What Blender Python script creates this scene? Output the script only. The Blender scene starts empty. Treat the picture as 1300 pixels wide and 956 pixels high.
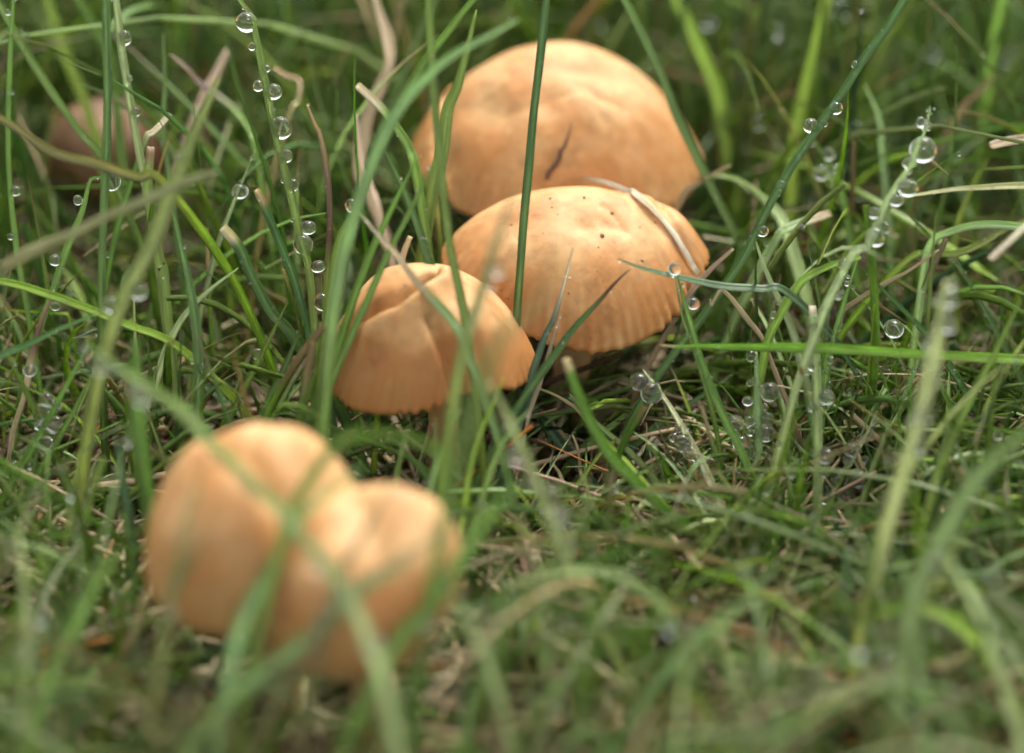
import bpy, bmesh, math, random
import numpy as np
from mathutils import Vector, Matrix
from mathutils.bvhtree import BVHTree

rnd = random.Random(7)
rng = np.random.default_rng(11)
sc = bpy.context.scene
col = sc.collection
CM = 0.01                                   # the scene is in metres, the numbers below in centimetres

# ------------------------------------------------------------------ camera
PITCH = math.radians(32)
SP, CP = math.sin(PITCH), math.cos(PITCH)
D0 = 13.0 * 100 / 36                        # distance of the plane the picture is laid out from (13 cm wide)
ZF = 2.05
AX = np.array([1.0, 0, 0]); AU = np.array([0, SP, CP]); AV = np.array([0, CP, -SP])
FC = np.array([0, 0, ZF])
CAMPOS = FC - AV * D0
cam_d = bpy.data.cameras.new('camera'); cam = bpy.data.objects.new('camera', cam_d); col.objects.link(cam)
cam.location = Vector(CAMPOS * CM); cam.rotation_euler = (math.pi / 2 - PITCH, 0, 0)
cam_d.sensor_width = 36; cam_d.lens = 100; cam_d.clip_start = 0.01; cam_d.clip_end = 500
cam_d.dof.use_dof = True; cam_d.dof.focus_distance = (D0 + 0.15) * CM; cam_d.dof.aperture_fstop = 7.4
cam_d.dof.aperture_blades = 0
sc.camera = cam

def P(px, py, dz):
    """the point at pixel (px, py) of the photograph, dz cm beyond the focus plane"""
    s = 0.01 * (D0 + dz) / D0
    return FC + AX * (px - 650) * s + AU * (478 - py) * s + AV * dz

def dz_at_height(px, py, z):
    d = AV + AX * (px - 650) * 0.01 / D0 + AU * (478 - py) * 0.01 / D0
    t = (z - CAMPOS[2]) / d[2]
    return t - D0

def project(Q):
    Q = np.asarray(Q) - CAMPOS
    D = Q @ AV
    return 650 + (Q @ AX) / D * D0 * 100, 478 - (Q @ AU) / D * D0 * 100, D - D0

# ------------------------------------------------------------------ sky, sun, exposure (bright overcast)
SUN_EL, SUN_AZ = math.radians(58), math.radians(20)      # azimuth from +Y (away from camera) towards +X
w = bpy.data.worlds.new('World'); sc.world = w; w.use_nodes = True
nt = w.node_tree; nt.nodes.clear()
o_ = nt.nodes.new('ShaderNodeOutputWorld'); bg = nt.nodes.new('ShaderNodeBackground')
sky = nt.nodes.new('ShaderNodeTexSky'); sky.sky_type = 'NISHITA'; sky.sun_disc = False
sky.sun_elevation = SUN_EL; sky.sun_rotation = SUN_AZ; sky.air_density = 1.0; sky.dust_density = 4.0; sky.ozone_density = 1.0
hs = nt.nodes.new('ShaderNodeHueSaturation'); hs.inputs['Saturation'].default_value = 0.10
nt.links.new(sky.outputs[0], hs.inputs['Color']); nt.links.new(hs.outputs[0], bg.inputs[0]); nt.links.new(bg.outputs[0], o_.inputs[0])
bg.inputs[1].default_value = 0.15
sun_d = bpy.data.lights.new('sun', 'SUN'); sun = bpy.data.objects.new('sun', sun_d); col.objects.link(sun)
sun_d.energy = 1.35; sun_d.angle = math.radians(20); sun_d.color = (1.0, 0.95, 0.87)
sdir = Vector((math.sin(SUN_AZ) * math.cos(SUN_EL), math.cos(SUN_AZ) * math.cos(SUN_EL), math.sin(SUN_EL)))
sun.rotation_euler = sdir.to_track_quat('Z', 'Y').to_euler()
sc.view_settings.view_transform = 'Standard'; sc.view_settings.look = 'None'
sc.view_settings.exposure = 1.32; sc.view_settings.gamma = 1
sc.cycles.max_bounces = 10; sc.cycles.transmission_bounces = 8; sc.cycles.transparent_max_bounces = 8
sc.cycles.sample_clamp_indirect = 4.0
sc.cycles.denoising_input_passes = 'RGB'

# ------------------------------------------------------------------ materials
def new_mat(name):
    m = bpy.data.materials.new(name); m.use_nodes = True; m.node_tree.nodes.clear()
    return m, m.node_tree.nodes, m.node_tree.links

def N(nodes, t, **kw):
    n = nodes.new(t)
    for k, v in kw.items():
        if k.startswith('i_'):
            n.inputs[k[2:].replace('_', ' ')].default_value = v
        else:
            setattr(n, k, v)
    return n

def mixc(nodes, links, a, b, fac, mode='MIX'):
    n = nodes.new('ShaderNodeMix'); n.data_type = 'RGBA'; n.blend_type = mode
    for sock, v in ((n.inputs[6], a), (n.inputs[7], b), (n.inputs[0], fac)):
        if hasattr(v, 'is_output'): links.new(v, sock)
        else: sock.default_value = v
    return n.outputs[2]

def leaf_material(name, trans, rough, streak):
    m, n, l = new_mat(name)
    at = N(n, 'ShaderNodeAttribute', attribute_name='Col')
    uv = N(n, 'ShaderNodeAttribute', attribute_name='along')       # x across 0-1, y along in cm, z random per blade
    sp = N(n, 'ShaderNodeSeparateXYZ'); l.new(uv.outputs['Vector'], sp.inputs[0])
    cb = N(n, 'ShaderNodeCombineXYZ')
    mu = N(n, 'ShaderNodeMath', operation='MULTIPLY'); mu.inputs[1].default_value = 9.0; l.new(sp.outputs[0], mu.inputs[0])
    l.new(mu.outputs[0], cb.inputs[0]); l.new(sp.outputs[1], cb.inputs[1]); l.new(sp.outputs[2], cb.inputs[2])
    no = N(n, 'ShaderNodeTexNoise'); no.inputs['Scale'].default_value = 1.0; no.inputs['Detail'].default_value = 3; l.new(cb.outputs[0], no.inputs['Vector'])
    rp = N(n, 'ShaderNodeMapRange'); rp.inputs[1].default_value = 0.3; rp.inputs[2].default_value = 0.7
    rp.inputs[3].default_value = 1 - streak; rp.inputs[4].default_value = 1 + streak; l.new(no.outputs[0], rp.inputs[0])
    # blotches lower frequency
    n2 = N(n, 'ShaderNodeTexNoise'); n2.inputs['Scale'].default_value = 2.2; n2.inputs['Detail'].default_value = 4
    cb2 = N(n, 'ShaderNodeCombineXYZ'); l.new(sp.outputs[1], cb2.inputs[1]); l.new(sp.outputs[2], cb2.inputs[2]); l.new(sp.outputs[0], cb2.inputs[0])
    l.new(cb2.outputs[0], n2.inputs['Vector'])
    r2 = N(n, 'ShaderNodeMapRange'); r2.inputs[1].default_value = 0.3; r2.inputs[2].default_value = 0.75
    r2.inputs[3].default_value = 0.72; r2.inputs[4].default_value = 1.25; l.new(n2.outputs[0], r2.inputs[0])
    mm = N(n, 'ShaderNodeMath', operation='MULTIPLY'); l.new(rp.outputs[0], mm.inputs[0]); l.new(r2.outputs[0], mm.inputs[1])
    vm = N(n, 'ShaderNodeVectorMath', operation='SCALE'); l.new(at.outputs['Color'], vm.inputs[0]); l.new(mm.outputs[0], vm.inputs['Scale'])
    # veins along the blade as fine relief
    wv = N(n, 'ShaderNodeMath', operation='MULTIPLY'); wv.inputs[1].default_value = 44.0; l.new(sp.outputs[0], wv.inputs[0])
    sn = N(n, 'ShaderNodeMath', operation='SINE'); l.new(wv.outputs[0], sn.inputs[0])
    bp = N(n, 'ShaderNodeBump'); bp.inputs['Strength'].default_value = 0.35; bp.inputs['Distance'].default_value = 0.00006; l.new(sn.outputs[0], bp.inputs['Height'])
    pb = N(n, 'ShaderNodeBsdfPrincipled'); l.new(vm.outputs[0], pb.inputs['Base Color']); l.new(bp.outputs[0], pb.inputs['Normal'])
    pb.inputs['Roughness'].default_value = rough; pb.inputs['Specular IOR Level'].default_value = 0.45
    tr = N(n, 'ShaderNodeBsdfTranslucent')
    tc = mixc(n, l, vm.outputs[0], (1.25, 1.3, 0.7, 1), 1.0, 'MULTIPLY'); l.new(tc, tr.inputs[0])
    mx = N(n, 'ShaderNodeMixShader'); mx.inputs[0].default_value = trans
    l.new(pb.outputs[0], mx.inputs[1]); l.new(tr.outputs[0], mx.inputs[2])
    ou = N(n, 'ShaderNodeOutputMaterial'); l.new(mx.outputs[0], ou.inputs[0])
    return m

M_LEAF = leaf_material('grass_leaf', 0.40, 0.34, 0.32)
M_STRAW = leaf_material('dry_straw', 0.15, 0.55, 0.38)

def water_material():
    m, n, l = new_mat('dew_water')
    g = N(n, 'ShaderNodeBsdfPrincipled')
    g.inputs['Base Color'].default_value = (1, 1, 1, 1); g.inputs['Transmission Weight'].default_value = 1
    g.inputs['IOR'].default_value = 1.333; g.inputs['Roughness'].default_value = 0.0
    ou = N(n, 'ShaderNodeOutputMaterial'); l.new(g.outputs[0], ou.inputs[0])
    return m
M_WATER = water_material()

def cap_material(name, pale, deep, brown, stripe, soak=None):
    m, n, l = new_mat(name)
    tc = N(n, 'ShaderNodeTexCoord')
    at = N(n, 'ShaderNodeAttribute', attribute_name='along')       # x = angle turns, y = 0 top .. 1 margin, z = stripe strength
    sp = N(n, 'ShaderNodeSeparateXYZ'); l.new(at.outputs['Vector'], sp.inputs[0])
    n1 = N(n, 'ShaderNodeTexNoise'); n1.inputs['Scale'].default_value = 130; n1.inputs['Detail'].default_value = 5; l.new(tc.outputs['Object'], n1.inputs['Vector'])
    r1 = N(n, 'ShaderNodeMapRange'); r1.inputs[1].default_value = 0.40; r1.inputs[2].default_value = 0.62; r1.inputs[4].default_value = 0.85; l.new(n1.outputs[0], r1.inputs[0])
    c1 = mixc(n, l, pale, deep, r1.outputs[0])
    n7 = N(n, 'ShaderNodeTexNoise'); n7.inputs['Scale'].default_value = 620; n7.inputs['Detail'].default_value = 5; l.new(tc.outputs['Object'], n7.inputs['Vector'])
    r7 = N(n, 'ShaderNodeMapRange'); r7.inputs[1].default_value = 0.35; r7.inputs[2].default_value = 0.7; r7.inputs[3].default_value = 1.12; r7.inputs[4].default_value = 0.82; l.new(n7.outputs[0], r7.inputs[0])
    v7 = N(n, 'ShaderNodeVectorMath', operation='SCALE'); l.new(c1, v7.inputs[0]); l.new(r7.outputs[0], v7.inputs['Scale']); c1 = v7.outputs[0]
    # deeper orange towards the margin, streaks that run down the cap
    cb = N(n, 'ShaderNodeCombineXYZ'); ma = N(n, 'ShaderNodeMath', operation='MULTIPLY'); ma.inputs[1].default_value = 34; l.new(sp.outputs[0], ma.inputs[0])
    mb = N(n, 'ShaderNodeMath', operation='MULTIPLY'); mb.inputs[1].default_value = 2.5; l.new(sp.outputs[1], mb.inputs[0])
    l.new(ma.outputs[0], cb.inputs[0]); l.new(mb.outputs[0], cb.inputs[1])
    n2 = N(n, 'ShaderNodeTexNoise'); n2.inputs['Scale'].default_value = 1.0; n2.inputs['Detail'].default_value = 4; l.new(cb.outputs[0], n2.inputs['Vector'])
    ad = N(n, 'ShaderNodeMath', operation='MULTIPLY'); l.new(n2.outputs[0], ad.inputs[0]); l.new(sp.outputs[1], ad.inputs[1])
    r2 = N(n, 'ShaderNodeMapRange'); r2.inputs[1].default_value = 0.3; r2.inputs[2].default_value = 0.62; r2.inputs[4].default_value = 0.8; l.new(ad.outputs[0], r2.inputs[0])
    c2 = mixc(n, l, c1, deep, r2.outputs[0])
    if soak is not None:      # ragged water-soaked band near the margin
        sa = N(n, 'ShaderNodeMath', operation='MULTIPLY'); sa.inputs[1].default_value = 0.35; l.new(n1.outputs[0], sa.inputs[0])
        sb = N(n, 'ShaderNodeMath', operation='ADD'); l.new(sa.outputs[0], sb.inputs[0]); l.new(sp.outputs[1], sb.inputs[1])
        sr = N(n, 'ShaderNodeMapRange'); sr.inputs[1].default_value = soak; sr.inputs[2].default_value = soak + 0.06; sr.inputs[4].default_value = 0.6; l.new(sb.outputs[0], sr.inputs[0])
        c2 = mixc(n, l, c2, tuple(x * .8 for x in deep[:3]) + (1,), sr.outputs[0])
    # brown bruises
    n3 = N(n, 'ShaderNodeTexNoise'); n3.inputs['Scale'].default_value = 210; n3.inputs['Detail'].default_value = 6; n3.inputs['Roughness'].default_value = 0.65; l.new(tc.outputs['Object'], n3.inputs['Vector'])
    r3 = N(n, 'ShaderNodeMapRange'); r3.inputs[1].default_value = 0.55; r3.inputs[2].default_value = 0.74; r3.inputs[4].default_value = 0.6; l.new(n3.outputs[0], r3.inputs[0])
    c3 = mixc(n, l, c2, brown, r3.outputs[0])
    # gills showing through the thin margin
    mc = N(n, 'ShaderNodeMath', operation='MULTIPLY'); mc.inputs[1].default_value = stripe * 2 * math.pi; l.new(sp.outputs[0], mc.inputs[0])
    sn = N(n, 'ShaderNodeMath', operation='SINE'); l.new(mc.outputs[0], sn.inputs[0])
    r4 = N(n, 'ShaderNodeMapRange'); r4.inputs[1].default_value = -1; r4.inputs[2].default_value = 1; r4.inputs[3].default_value = 0; r4.inputs[4].default_value = 0.5; l.new(sn.outputs[0], r4.inputs[0])
    st = N(n, 'ShaderNodeMath', operation='MULTIPLY'); l.new(r4.outputs[0], st.inputs[0]); l.new(sp.outputs[2], st.inputs[1])
    c4 = mixc(n, l, c3, (0.30, 0.10, 0.02, 1), st.outputs[0])
    b1 = N(n, 'ShaderNodeBump'); b1.inputs['Strength'].default_value = 0.35; b1.inputs['Distance'].default_value = 0.0004; l.new(n3.outputs[0], b1.inputs['Height'])
    n5 = N(n, 'ShaderNodeTexNoise'); n5.inputs['Scale'].default_value = 2600; n5.inputs['Detail'].default_value = 2; l.new(tc.outputs['Object'], n5.inputs['Vector'])
    b2 = N(n, 'ShaderNodeBump'); b2.inputs['Strength'].default_value = 0.22; b2.inputs['Distance'].default_value = 0.00006; l.new(n5.outputs[0], b2.inputs['Height']); l.new(b1.outputs[0], b2.inputs['Normal'])
    pb = N(n, 'ShaderNodeBsdfPrincipled'); l.new(c4, pb.inputs['Base Color']); l.new(b2.outputs[0], pb.inputs['Normal'])
    pb.inputs['Roughness'].default_value = 0.58; pb.inputs['Specular IOR Level'].default_value = 0.3
    pb.inputs['Subsurface Weight'].default_value = 0.3; pb.inputs['Subsurface Radius'].default_value = (1.0, 0.45, 0.18); pb.inputs['Subsurface Scale'].default_value = 0.0018
    ou = N(n, 'ShaderNodeOutputMaterial'); l.new(pb.outputs[0], ou.inputs[0])
    return m

M_CAP = cap_material('cap_skin', (0.49, 0.29, 0.122, 1), (0.40, 0.17, 0.046, 1), (0.18, 0.075, 0.022, 1), 62)
M_CAP_SOAK = cap_material('soaked_cap_skin', (0.49, 0.295, 0.125, 1), (0.40, 0.168, 0.046, 1), (0.18, 0.075, 0.022, 1), 50, 0.86)
M_CAP_DARK = cap_material('old_cap_skin', (0.22, 0.122, 0.062, 1), (0.15, 0.075, 0.038, 1), (0.08, 0.036, 0.02, 1), 40)

def flesh_material(name, c, sub):
    m, n, l = new_mat(name)
    tc = N(n, 'ShaderNodeTexCoord'); mp = N(n, 'ShaderNodeMapping'); mp.inputs['Scale'].default_value = (500, 500, 90); l.new(tc.outputs['Object'], mp.inputs[0])
    n1 = N(n, 'ShaderNodeTexNoise'); n1.inputs['Scale'].default_value = 1; n1.inputs['Detail'].default_value = 4; l.new(mp.outputs[0], n1.inputs['Vector'])
    c1 = mixc(n, l, c, tuple(x * 0.6 for x in c[:3]) + (1,), n1.outputs[0])
    pb = N(n, 'ShaderNodeBsdfPrincipled'); l.new(c1, pb.inputs['Base Color']); pb.inputs['Roughness'].default_value = 0.6
    pb.inputs['Subsurface Weight'].default_value = sub; pb.inputs['Subsurface Radius'].default_value = (1, .5, .25); pb.inputs['Subsurface Scale'].default_value = 0.002
    ou = N(n, 'ShaderNodeOutputMaterial'); l.new(pb.outputs[0], ou.inputs[0])
    return m
M_GILL = flesh_material('gill_flesh', (0.75, 0.5, 0.27, 1), 0.3)
M_STEM = flesh_material('stem_flesh', (0.72, 0.42, 0.19, 1), 0.3)
M_STEM_DARK = flesh_material('old_stem_flesh', (0.42, 0.22, 0.15, 1), 0.2)
M_SPECK = flesh_material('soil_speck', (0.16, 0.07, 0.03, 1), 0.0)

def ground_material():
    m, n, l = new_mat('soil')
    tc = N(n, 'ShaderNodeTexCoord')
    a = N(n, 'ShaderNodeTexNoise'); a.inputs['Scale'].default_value = 60; a.inputs['Detail'].default_value = 8; l.new(tc.outputs['Object'], a.inputs['Vector'])
    b = N(n, 'ShaderNodeTexNoise'); b.inputs['Scale'].default_value = 400; b.inputs['Detail'].default_value = 6; l.new(tc.outputs['Object'], b.inputs['Vector'])
    c1 = mixc(n, l, (0.03, 0.019, 0.011, 1), (0.085, 0.055, 0.03, 1), b.outputs[0])
    r = N(n, 'ShaderNodeMapRange'); r.inputs[1].default_value = 0.45; r.inputs[2].default_value = 0.6; l.new(a.outputs[0], r.inputs[0])
    c2 = mixc(n, l, c1, (0.035, 0.065, 0.014, 1), r.outputs[0])
    bp = N(n, 'ShaderNodeBump'); bp.inputs['Strength'].default_value = 1; bp.inputs['Distance'].default_value = 0.002; l.new(b.outputs[0], bp.inputs['Height'])
    pb = N(n, 'ShaderNodeBsdfPrincipled'); l.new(c2, pb.inputs['Base Color']); l.new(bp.outputs[0], pb.inputs['Normal']); pb.inputs['Roughness'].default_value = 0.8
    ou = N(n, 'ShaderNodeOutputMaterial'); l.new(pb.outputs[0], ou.inputs[0])
    return m
M_SOIL = ground_material()

# ------------------------------------------------------------------ mesh helpers
def mesh_from(name, V, F, mat, colors=None, along=None, smooth=True):
    """V in cm; F a (n,4) or (n,3) int array"""
    V = np.asarray(V, dtype=np.float32) * CM
    F = np.asarray(F, dtype=np.int32)
    me = bpy.data.meshes.new(name)
    me.vertices.add(len(V)); me.vertices.foreach_set('co', V.ravel())
    k = F.shape[1]
    me.loops.add(F.size); me.loops.foreach_set('vertex_index', F.ravel())
    me.polygons.add(len(F)); me.polygons.foreach_set('loop_start', np.arange(0, F.size, k, dtype=np.int32))
    me.polygons.foreach_set('loop_total', np.full(len(F), k, dtype=np.int32))
    if smooth: me.polygons.foreach_set('use_smooth', np.ones(len(F), dtype=bool))
    if colors is not None:
        a = me.attributes.new('Col', 'FLOAT_COLOR', 'POINT')
        c = np.ones((len(V), 4), dtype=np.float32); c[:, :3] = colors; a.data.foreach_set('color', c.ravel())
    if along is not None:
        a = me.attributes.new('along', 'FLOAT_VECTOR', 'POINT'); a.data.foreach_set('vector', np.asarray(along, dtype=np.float32).ravel())
    me.materials.append(mat)
    me.update(calc_edges=True); me.validate()
    return me

def link(name, me, loc=(0, 0, 0), parent=None):
    o = bpy.data.objects.new(name, me); col.objects.link(o)
    o.location = Vector(np.asarray(loc, dtype=float) * CM)
    if parent: o.parent = parent
    return o

def tag(o, label=None, cat=None, group=None, kind=None):
    if label: o['label'] = label
    if cat: o['category'] = cat
    if group: o['group'] = group
    if kind: o['kind'] = kind
    return o

def catmull(pts, per):
    pts = np.asarray(pts, dtype=float)
    if len(pts) == 2: pts = np.array([pts[0], (pts[0] + pts[1]) / 2, pts[1]])
    Q = np.vstack([2 * pts[0] - pts[1], pts, 2 * pts[-1] - pts[-2]])
    out = []
    for i in range(1, len(Q) - 2):
        p0, p1, p2, p3 = Q[i - 1], Q[i], Q[i + 1], Q[i + 2]
        for t in np.linspace(0, 1, per, endpoint=False):
            out.append(0.5 * ((2 * p1) + (-p0 + p2) * t + (2 * p0 - 5 * p1 + 4 * p2 - p3) * t * t + (-p0 + 3 * p1 - 3 * p2 + p3) * t ** 3))
    out.append(Q[-2])
    return np.array(out)

def unit(v):
    return v / np.maximum(np.linalg.norm(v, axis=-1, keepdims=True), 1e-9)

# ------------------------------------------------------------------ ground
def smooth_noise(x, y):
    return (np.sin(x * 1.3 + 1.7 * np.sin(y * .9)) + np.sin(y * 1.7 + 1.1 * np.sin(x * 1.2 + 2)) + 0.6 * np.sin(2.9 * x + 2.3 * y)) * 0.33
def ground_z(x, y):
    near = np.exp(-((x / 40) ** 2 + ((y - 5) / 50) ** 2))
    return (0.16 * smooth_noise(x * 0.9, y * 0.9) + 0.05 * smooth_noise(x * 3.7 + 5, y * 3.3)) * near - 0.12
far_s = np.array([-9000, -4000, -1500, -600, -250, -120, -70])
gx = np.concatenate([far_s, np.arange(-45, 45.1, 0.45), -far_s[::-1]])
gy = np.concatenate([far_s, np.arange(-40, 60.1, 0.45), -far_s[::-1]])
GX, GY = np.meshgrid(gx, gy)
GV = np.stack([GX, GY, ground_z(GX, GY)], -1).reshape(-1, 3)
ii = (np.arange(len(gy) - 1)[:, None] * len(gx) + np.arange(len(gx) - 1)[None]).ravel()
GF = np.stack([ii, ii + 1, ii + 1 + len(gx), ii + len(gx)], -1)
tag(link('ground', mesh_from('ground', GV, GF, M_SOIL)), 'dark damp soil with mossy patches under the grass', kind='structure')
# ------------------------------------------------------------------ mushrooms
def periodic(vals, phi):
    """smooth periodic interpolation of values given at equal angles starting at 0 (right), going to the back"""
    n = len(vals); f = (phi / (2 * math.pi) * n) % n
    i = np.floor(f).astype(int); t = f - i; v = np.asarray(vals, dtype=float)
    p0, p1, p2, p3 = v[(i - 1) % n], v[i % n], v[(i + 1) % n], v[(i + 2) % n]
    return 0.5 * (2 * p1 + (p2 - p0) * t + (2 * p0 - 5 * p1 + 4 * p2 - p3) * t * t + (3 * p1 - p0 - 3 * p2 + p3) * t ** 3)

def cap_surface(T, PH, c):
    R = periodic(c['R'], PH); Zm = periodic(c['Zm'], PH)
    s = np.clip(T, 0, 1) * math.pi / 2
    rho = np.sin(s) ** c.get('p', 0.9); zz = np.cos(s) ** c.get('q', 0.9)
    if 'bell' in c:                        # straight flanks down to a thin, sharp margin
        rho = np.clip(T, 0, 1) ** 0.92; zz = 1 - rho ** c['bell']
    edge = np.clip((T - 0.84) / 0.16, 0, 1) ** 2
    ns = c.get('scallops', 62)
    amp = periodic(c['scal'], PH) if 'scal' in c else 0.012
    wob = (np.sin(PH * ns + 1.6 * np.sin(PH * 7 + c['seed']) + 0.9 * np.sin(PH * 17)) + 0.7 * np.sin(PH * round(ns * 0.37) + 1) + .5 * np.sin(PH * 9 + 2)) * (0.75 + 0.6 * np.sin(PH * 5 + c['seed'] * 3))
    rr = R * rho * (1 + amp * wob * edge)
    x, y = rr * np.cos(PH), rr * np.sin(PH)
    z = c['H'] * zz + Zm * rho ** 2.2 + amp * 0.8 * wob * edge * -1
    for (bx, by, sx, sy, rot, a) in c.get('bumps', ()):
        ca, sa = math.cos(math.radians(rot)), math.sin(math.radians(rot))
        u = ((x - bx) * ca + (y - by) * sa) / sx; v = (-(x - bx) * sa + (y - by) * ca) / sy
        z = z + a * np.exp(-(u * u + v * v))
    for (line, sig, depth, lip) in c.get('creases_local', ()):
        best = np.full(x.shape, 1e9); side = np.zeros(x.shape)
        for (ax, ay), (bx, by) in zip(line[:-1], line[1:]):
            ux, uy = bx - ax, by - ay; t_ = np.clip(((x - ax) * ux + (y - ay) * uy) / (ux * ux + uy * uy + 1e-9), 0, 1)
            d = np.hypot(x - ax - t_ * ux, y - ay - t_ * uy)
            sd = np.sign(ux * (y - ay) - uy * (x - ax))
            side = np.where(d < best, sd, side); best = np.minimum(best, d)
        z = z - depth * np.exp(-(best / sig) ** 2)
        z = z + lip * np.where(side < 0, 1, .35) * np.exp(-((best - 2.6 * sig) / (2.2 * sig)) ** 2)
    und = 0.016 * smooth_noise(x * 2.3 + c['seed'], y * 2.3) + 0.008 * smooth_noise(x * 5.1, y * 5.1 + c['seed'])
    return np.stack([x, y, z + und], -1)

def find_creases(c):
    """creases are noted where they show on the cap; find them on the uncreased surface"""
    t = np.linspace(0.004, 1, 50); ph = np.linspace(0, 2 * math.pi, 120, endpoint=False)
    T, PH = np.meshgrid(t, ph, indexing='ij')
    rotn = np.array(Matrix.Rotation(c.get('ry', 0), 3, 'Y') @ Matrix.Rotation(c.get('rx', 0), 3, 'X'))
    V = cap_surface(T, PH, c).reshape(-1, 3) @ rotn.T + np.array(c['c'])
    F = [(i * 120 + j, i * 120 + (j + 1) % 120, (i + 1) * 120 + (j + 1) % 120, (i + 1) * 120 + j) for i in range(49) for j in range(120)]
    bvh = BVHTree.FromPolygons([Vector(v) for v in V], F)
    out = []
    for (pix, sig, depth, lip) in c.get('creases', ()):
        loc = []
        for (px, py) in pix:
            q = on_cap(bvh, px, py, 0)
            if q is not None: loc.append(tuple((rotn.T @ (q - np.array(c['c'])))[:2]))
        if len(loc) > 1: out.append((loc, sig, depth, lip))
    c['creases_local'] = out

def make_mushroom(c, label):
    """c: centre of the margin plane (cm), R/Zm lists round the cap, H height, tilt, stem foot"""
    find_creases(c)
    nphi, nt = c.get('nphi', 320), 72
    ph = np.linspace(0, 2 * math.pi, nphi, endpoint=False)
    t = np.linspace(0.004, 1, nt)
    T, PH = np.meshgrid(t, ph, indexing='ij')
    top = cap_surface(T, PH, c)
    rim = top[-1]
    inner = []
    for f, dz_ in ((0.985, -0.035), (0.955, -0.045), (0.90, -0.01), (0.6, 0.12), (0.25, 0.22)):
        q = rim * np.array([f, f, 1]); q[:, 2] += dz_ + c['H'] * 0.25 * (1 - f); inner.append(q)
    G = np.concatenate([top, np.array(inner)], 0)
    rows = G.shape[0]
    rot = Matrix.Rotation(c.get('ry', 0), 3, 'Y') @ Matrix.Rotation(c.get('rx', 0), 3, 'X')
    rotn = np.array(rot)
    tint = np.concatenate([T, np.ones((5, nphi))], 0)
    along = np.stack([np.broadcast_to(ph / (2 * math.pi), (rows, nphi)), tint, np.clip((tint - 0.68) / 0.3, 0, 1) * c.get('striate', 0.6)], -1)
    V = G.reshape(-1, 3) @ rotn.T
    i = np.arange(rows - 1)[:, None] * nphi; j = np.arange(nphi)[None]; j2 = (j + 1) % nphi
    F = np.stack([i + j, i + nphi + j, i + nphi + j2, i + j2], -1).reshape(-1, 4)
    V = np.vstack([V, (cap_surface(np.array([[0.0]]), np.array([[0.0]]), c).reshape(1, 3)) @ rotn.T])
    apex = len(V) - 1
    tri = np.stack([np.full(nphi, apex), np.arange(nphi), (np.arange(nphi) + 1) % nphi, np.full(nphi, apex)], -1)
    al = np.vstack([along.reshape(-1, 3), [[0, 0, 0]]])
    foot = np.array(c['foot'], dtype=float); ctr = np.array(c['c'], dtype=float)
    root = bpy.data.objects.new('mushroom', None); col.objects.link(root); root.empty_display_size = 0.01
    root.location = Vector(foot * CM)
    tag(root, label, 'mushroom', 'mushrooms growing in the grass')
    # the apex fan as degenerate quads would shade badly: build with from_pydata-like two-step
    me = mesh_from('cap', V, F, c.get('mat', M_CAP), along=al)
    bm = bmesh.new(); bm.from_mesh(me); bm.verts.ensure_lookup_table()
    for k in range(nphi):
        f = bm.faces.new((bm.verts[apex], bm.verts[k], bm.verts[(k + 1) % nphi])); f.smooth = True
    bmesh.ops.recalc_face_normals(bm, faces=bm.faces)
    bm.to_mesh(me); bm.free()
    cap = link('cap', me, ctr - foot, root)
    # gills: thin plates under the cap
    GVs, GFs = [], []
    ng = c.get('ngills', 48)
    for k in range(ng):
        a = 2 * math.pi * k / ng
        rimv = cap_surface(np.array([[1.0]]), np.array([[a]]), c).reshape(3)
        inn = 0.16 if k % 2 == 0 else 0.5
        for sgn in (0,):
            th = 0.022
            side = np.array([-math.sin(a), math.cos(a), 0]) * th
            outp = []
            for f in (0.95, 0.7, inn):
                tp = rimv * np.array([f, f, 1]); tp[2] += 0.08 + c['H'] * 0.25 * (1 - f)
                bt = tp.copy(); bt[2] -= 0.12 + 0.22 * (1 - abs(f - 0.6))
                if f > 0.9: bt[2] = tp[2] - 0.09
                outp.append((tp - side, tp + side, bt - side * .4, bt + side * .4))
            b = len(GVs)
            for q in outp: GVs.extend(q)
            for m_ in range(2):
                o0 = b + 4 * m_; o1 = o0 + 4
                GFs += [(o0, o1, o1 + 2, o0 + 2), (o0 + 1, o0 + 3, o1 + 3, o1 + 1), (o0 + 2, o1 + 2, o1 + 3, o0 + 3)]
    tag(link('gills', mesh_from('gills', np.array(GVs) @ rotn.T, np.array(GFs), M_GILL, smooth=False), ctr - foot, root))
    # stem
    topc = ctr + rotn @ np.array([0, 0, c['H'] * 0.30])
    cl = catmull([topc, topc * .55 + foot * .45 + np.array([.06, -.04, 0]), foot + np.array([0, 0, -.25])], 8)
    nr = 20; SV = []
    for k, q in enumerate(cl):
        f = k / (len(cl) - 1); r = c.get('stem_r', 0.2) * (1.12 - 0.3 * math.sin(f * math.pi) + 0.12 * f)
        for m_ in range(nr):
            a = 2 * math.pi * m_ / nr; rr = r * (1 + 0.06 * math.sin(3 * a + f * 4) + 0.03 * math.sin(9 * a))
            SV.append(q - foot + np.array([rr * math.cos(a), rr * math.sin(a), 0]))
    SF = [(k * nr + m_, (k + 1) * nr + m_, (k + 1) * nr + (m_ + 1) % nr, k * nr + (m_ + 1) % nr) for k in range(len(cl) - 1) for m_ in range(nr)]
    link('stem', mesh_from('stem', np.array(SV), np.array(SF), c.get('stem_mat', M_STEM)), (0, 0, 0), root)
    # a tree to cast rays on, in world cm
    Wv = [Vector(v) for v in (V + ctr)]
    bvh = BVHTree.FromPolygons(Wv, [tuple(int(q) for q in f) for f in F])
    c['bvh'] = bvh; c['root'] = root
    return root

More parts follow.
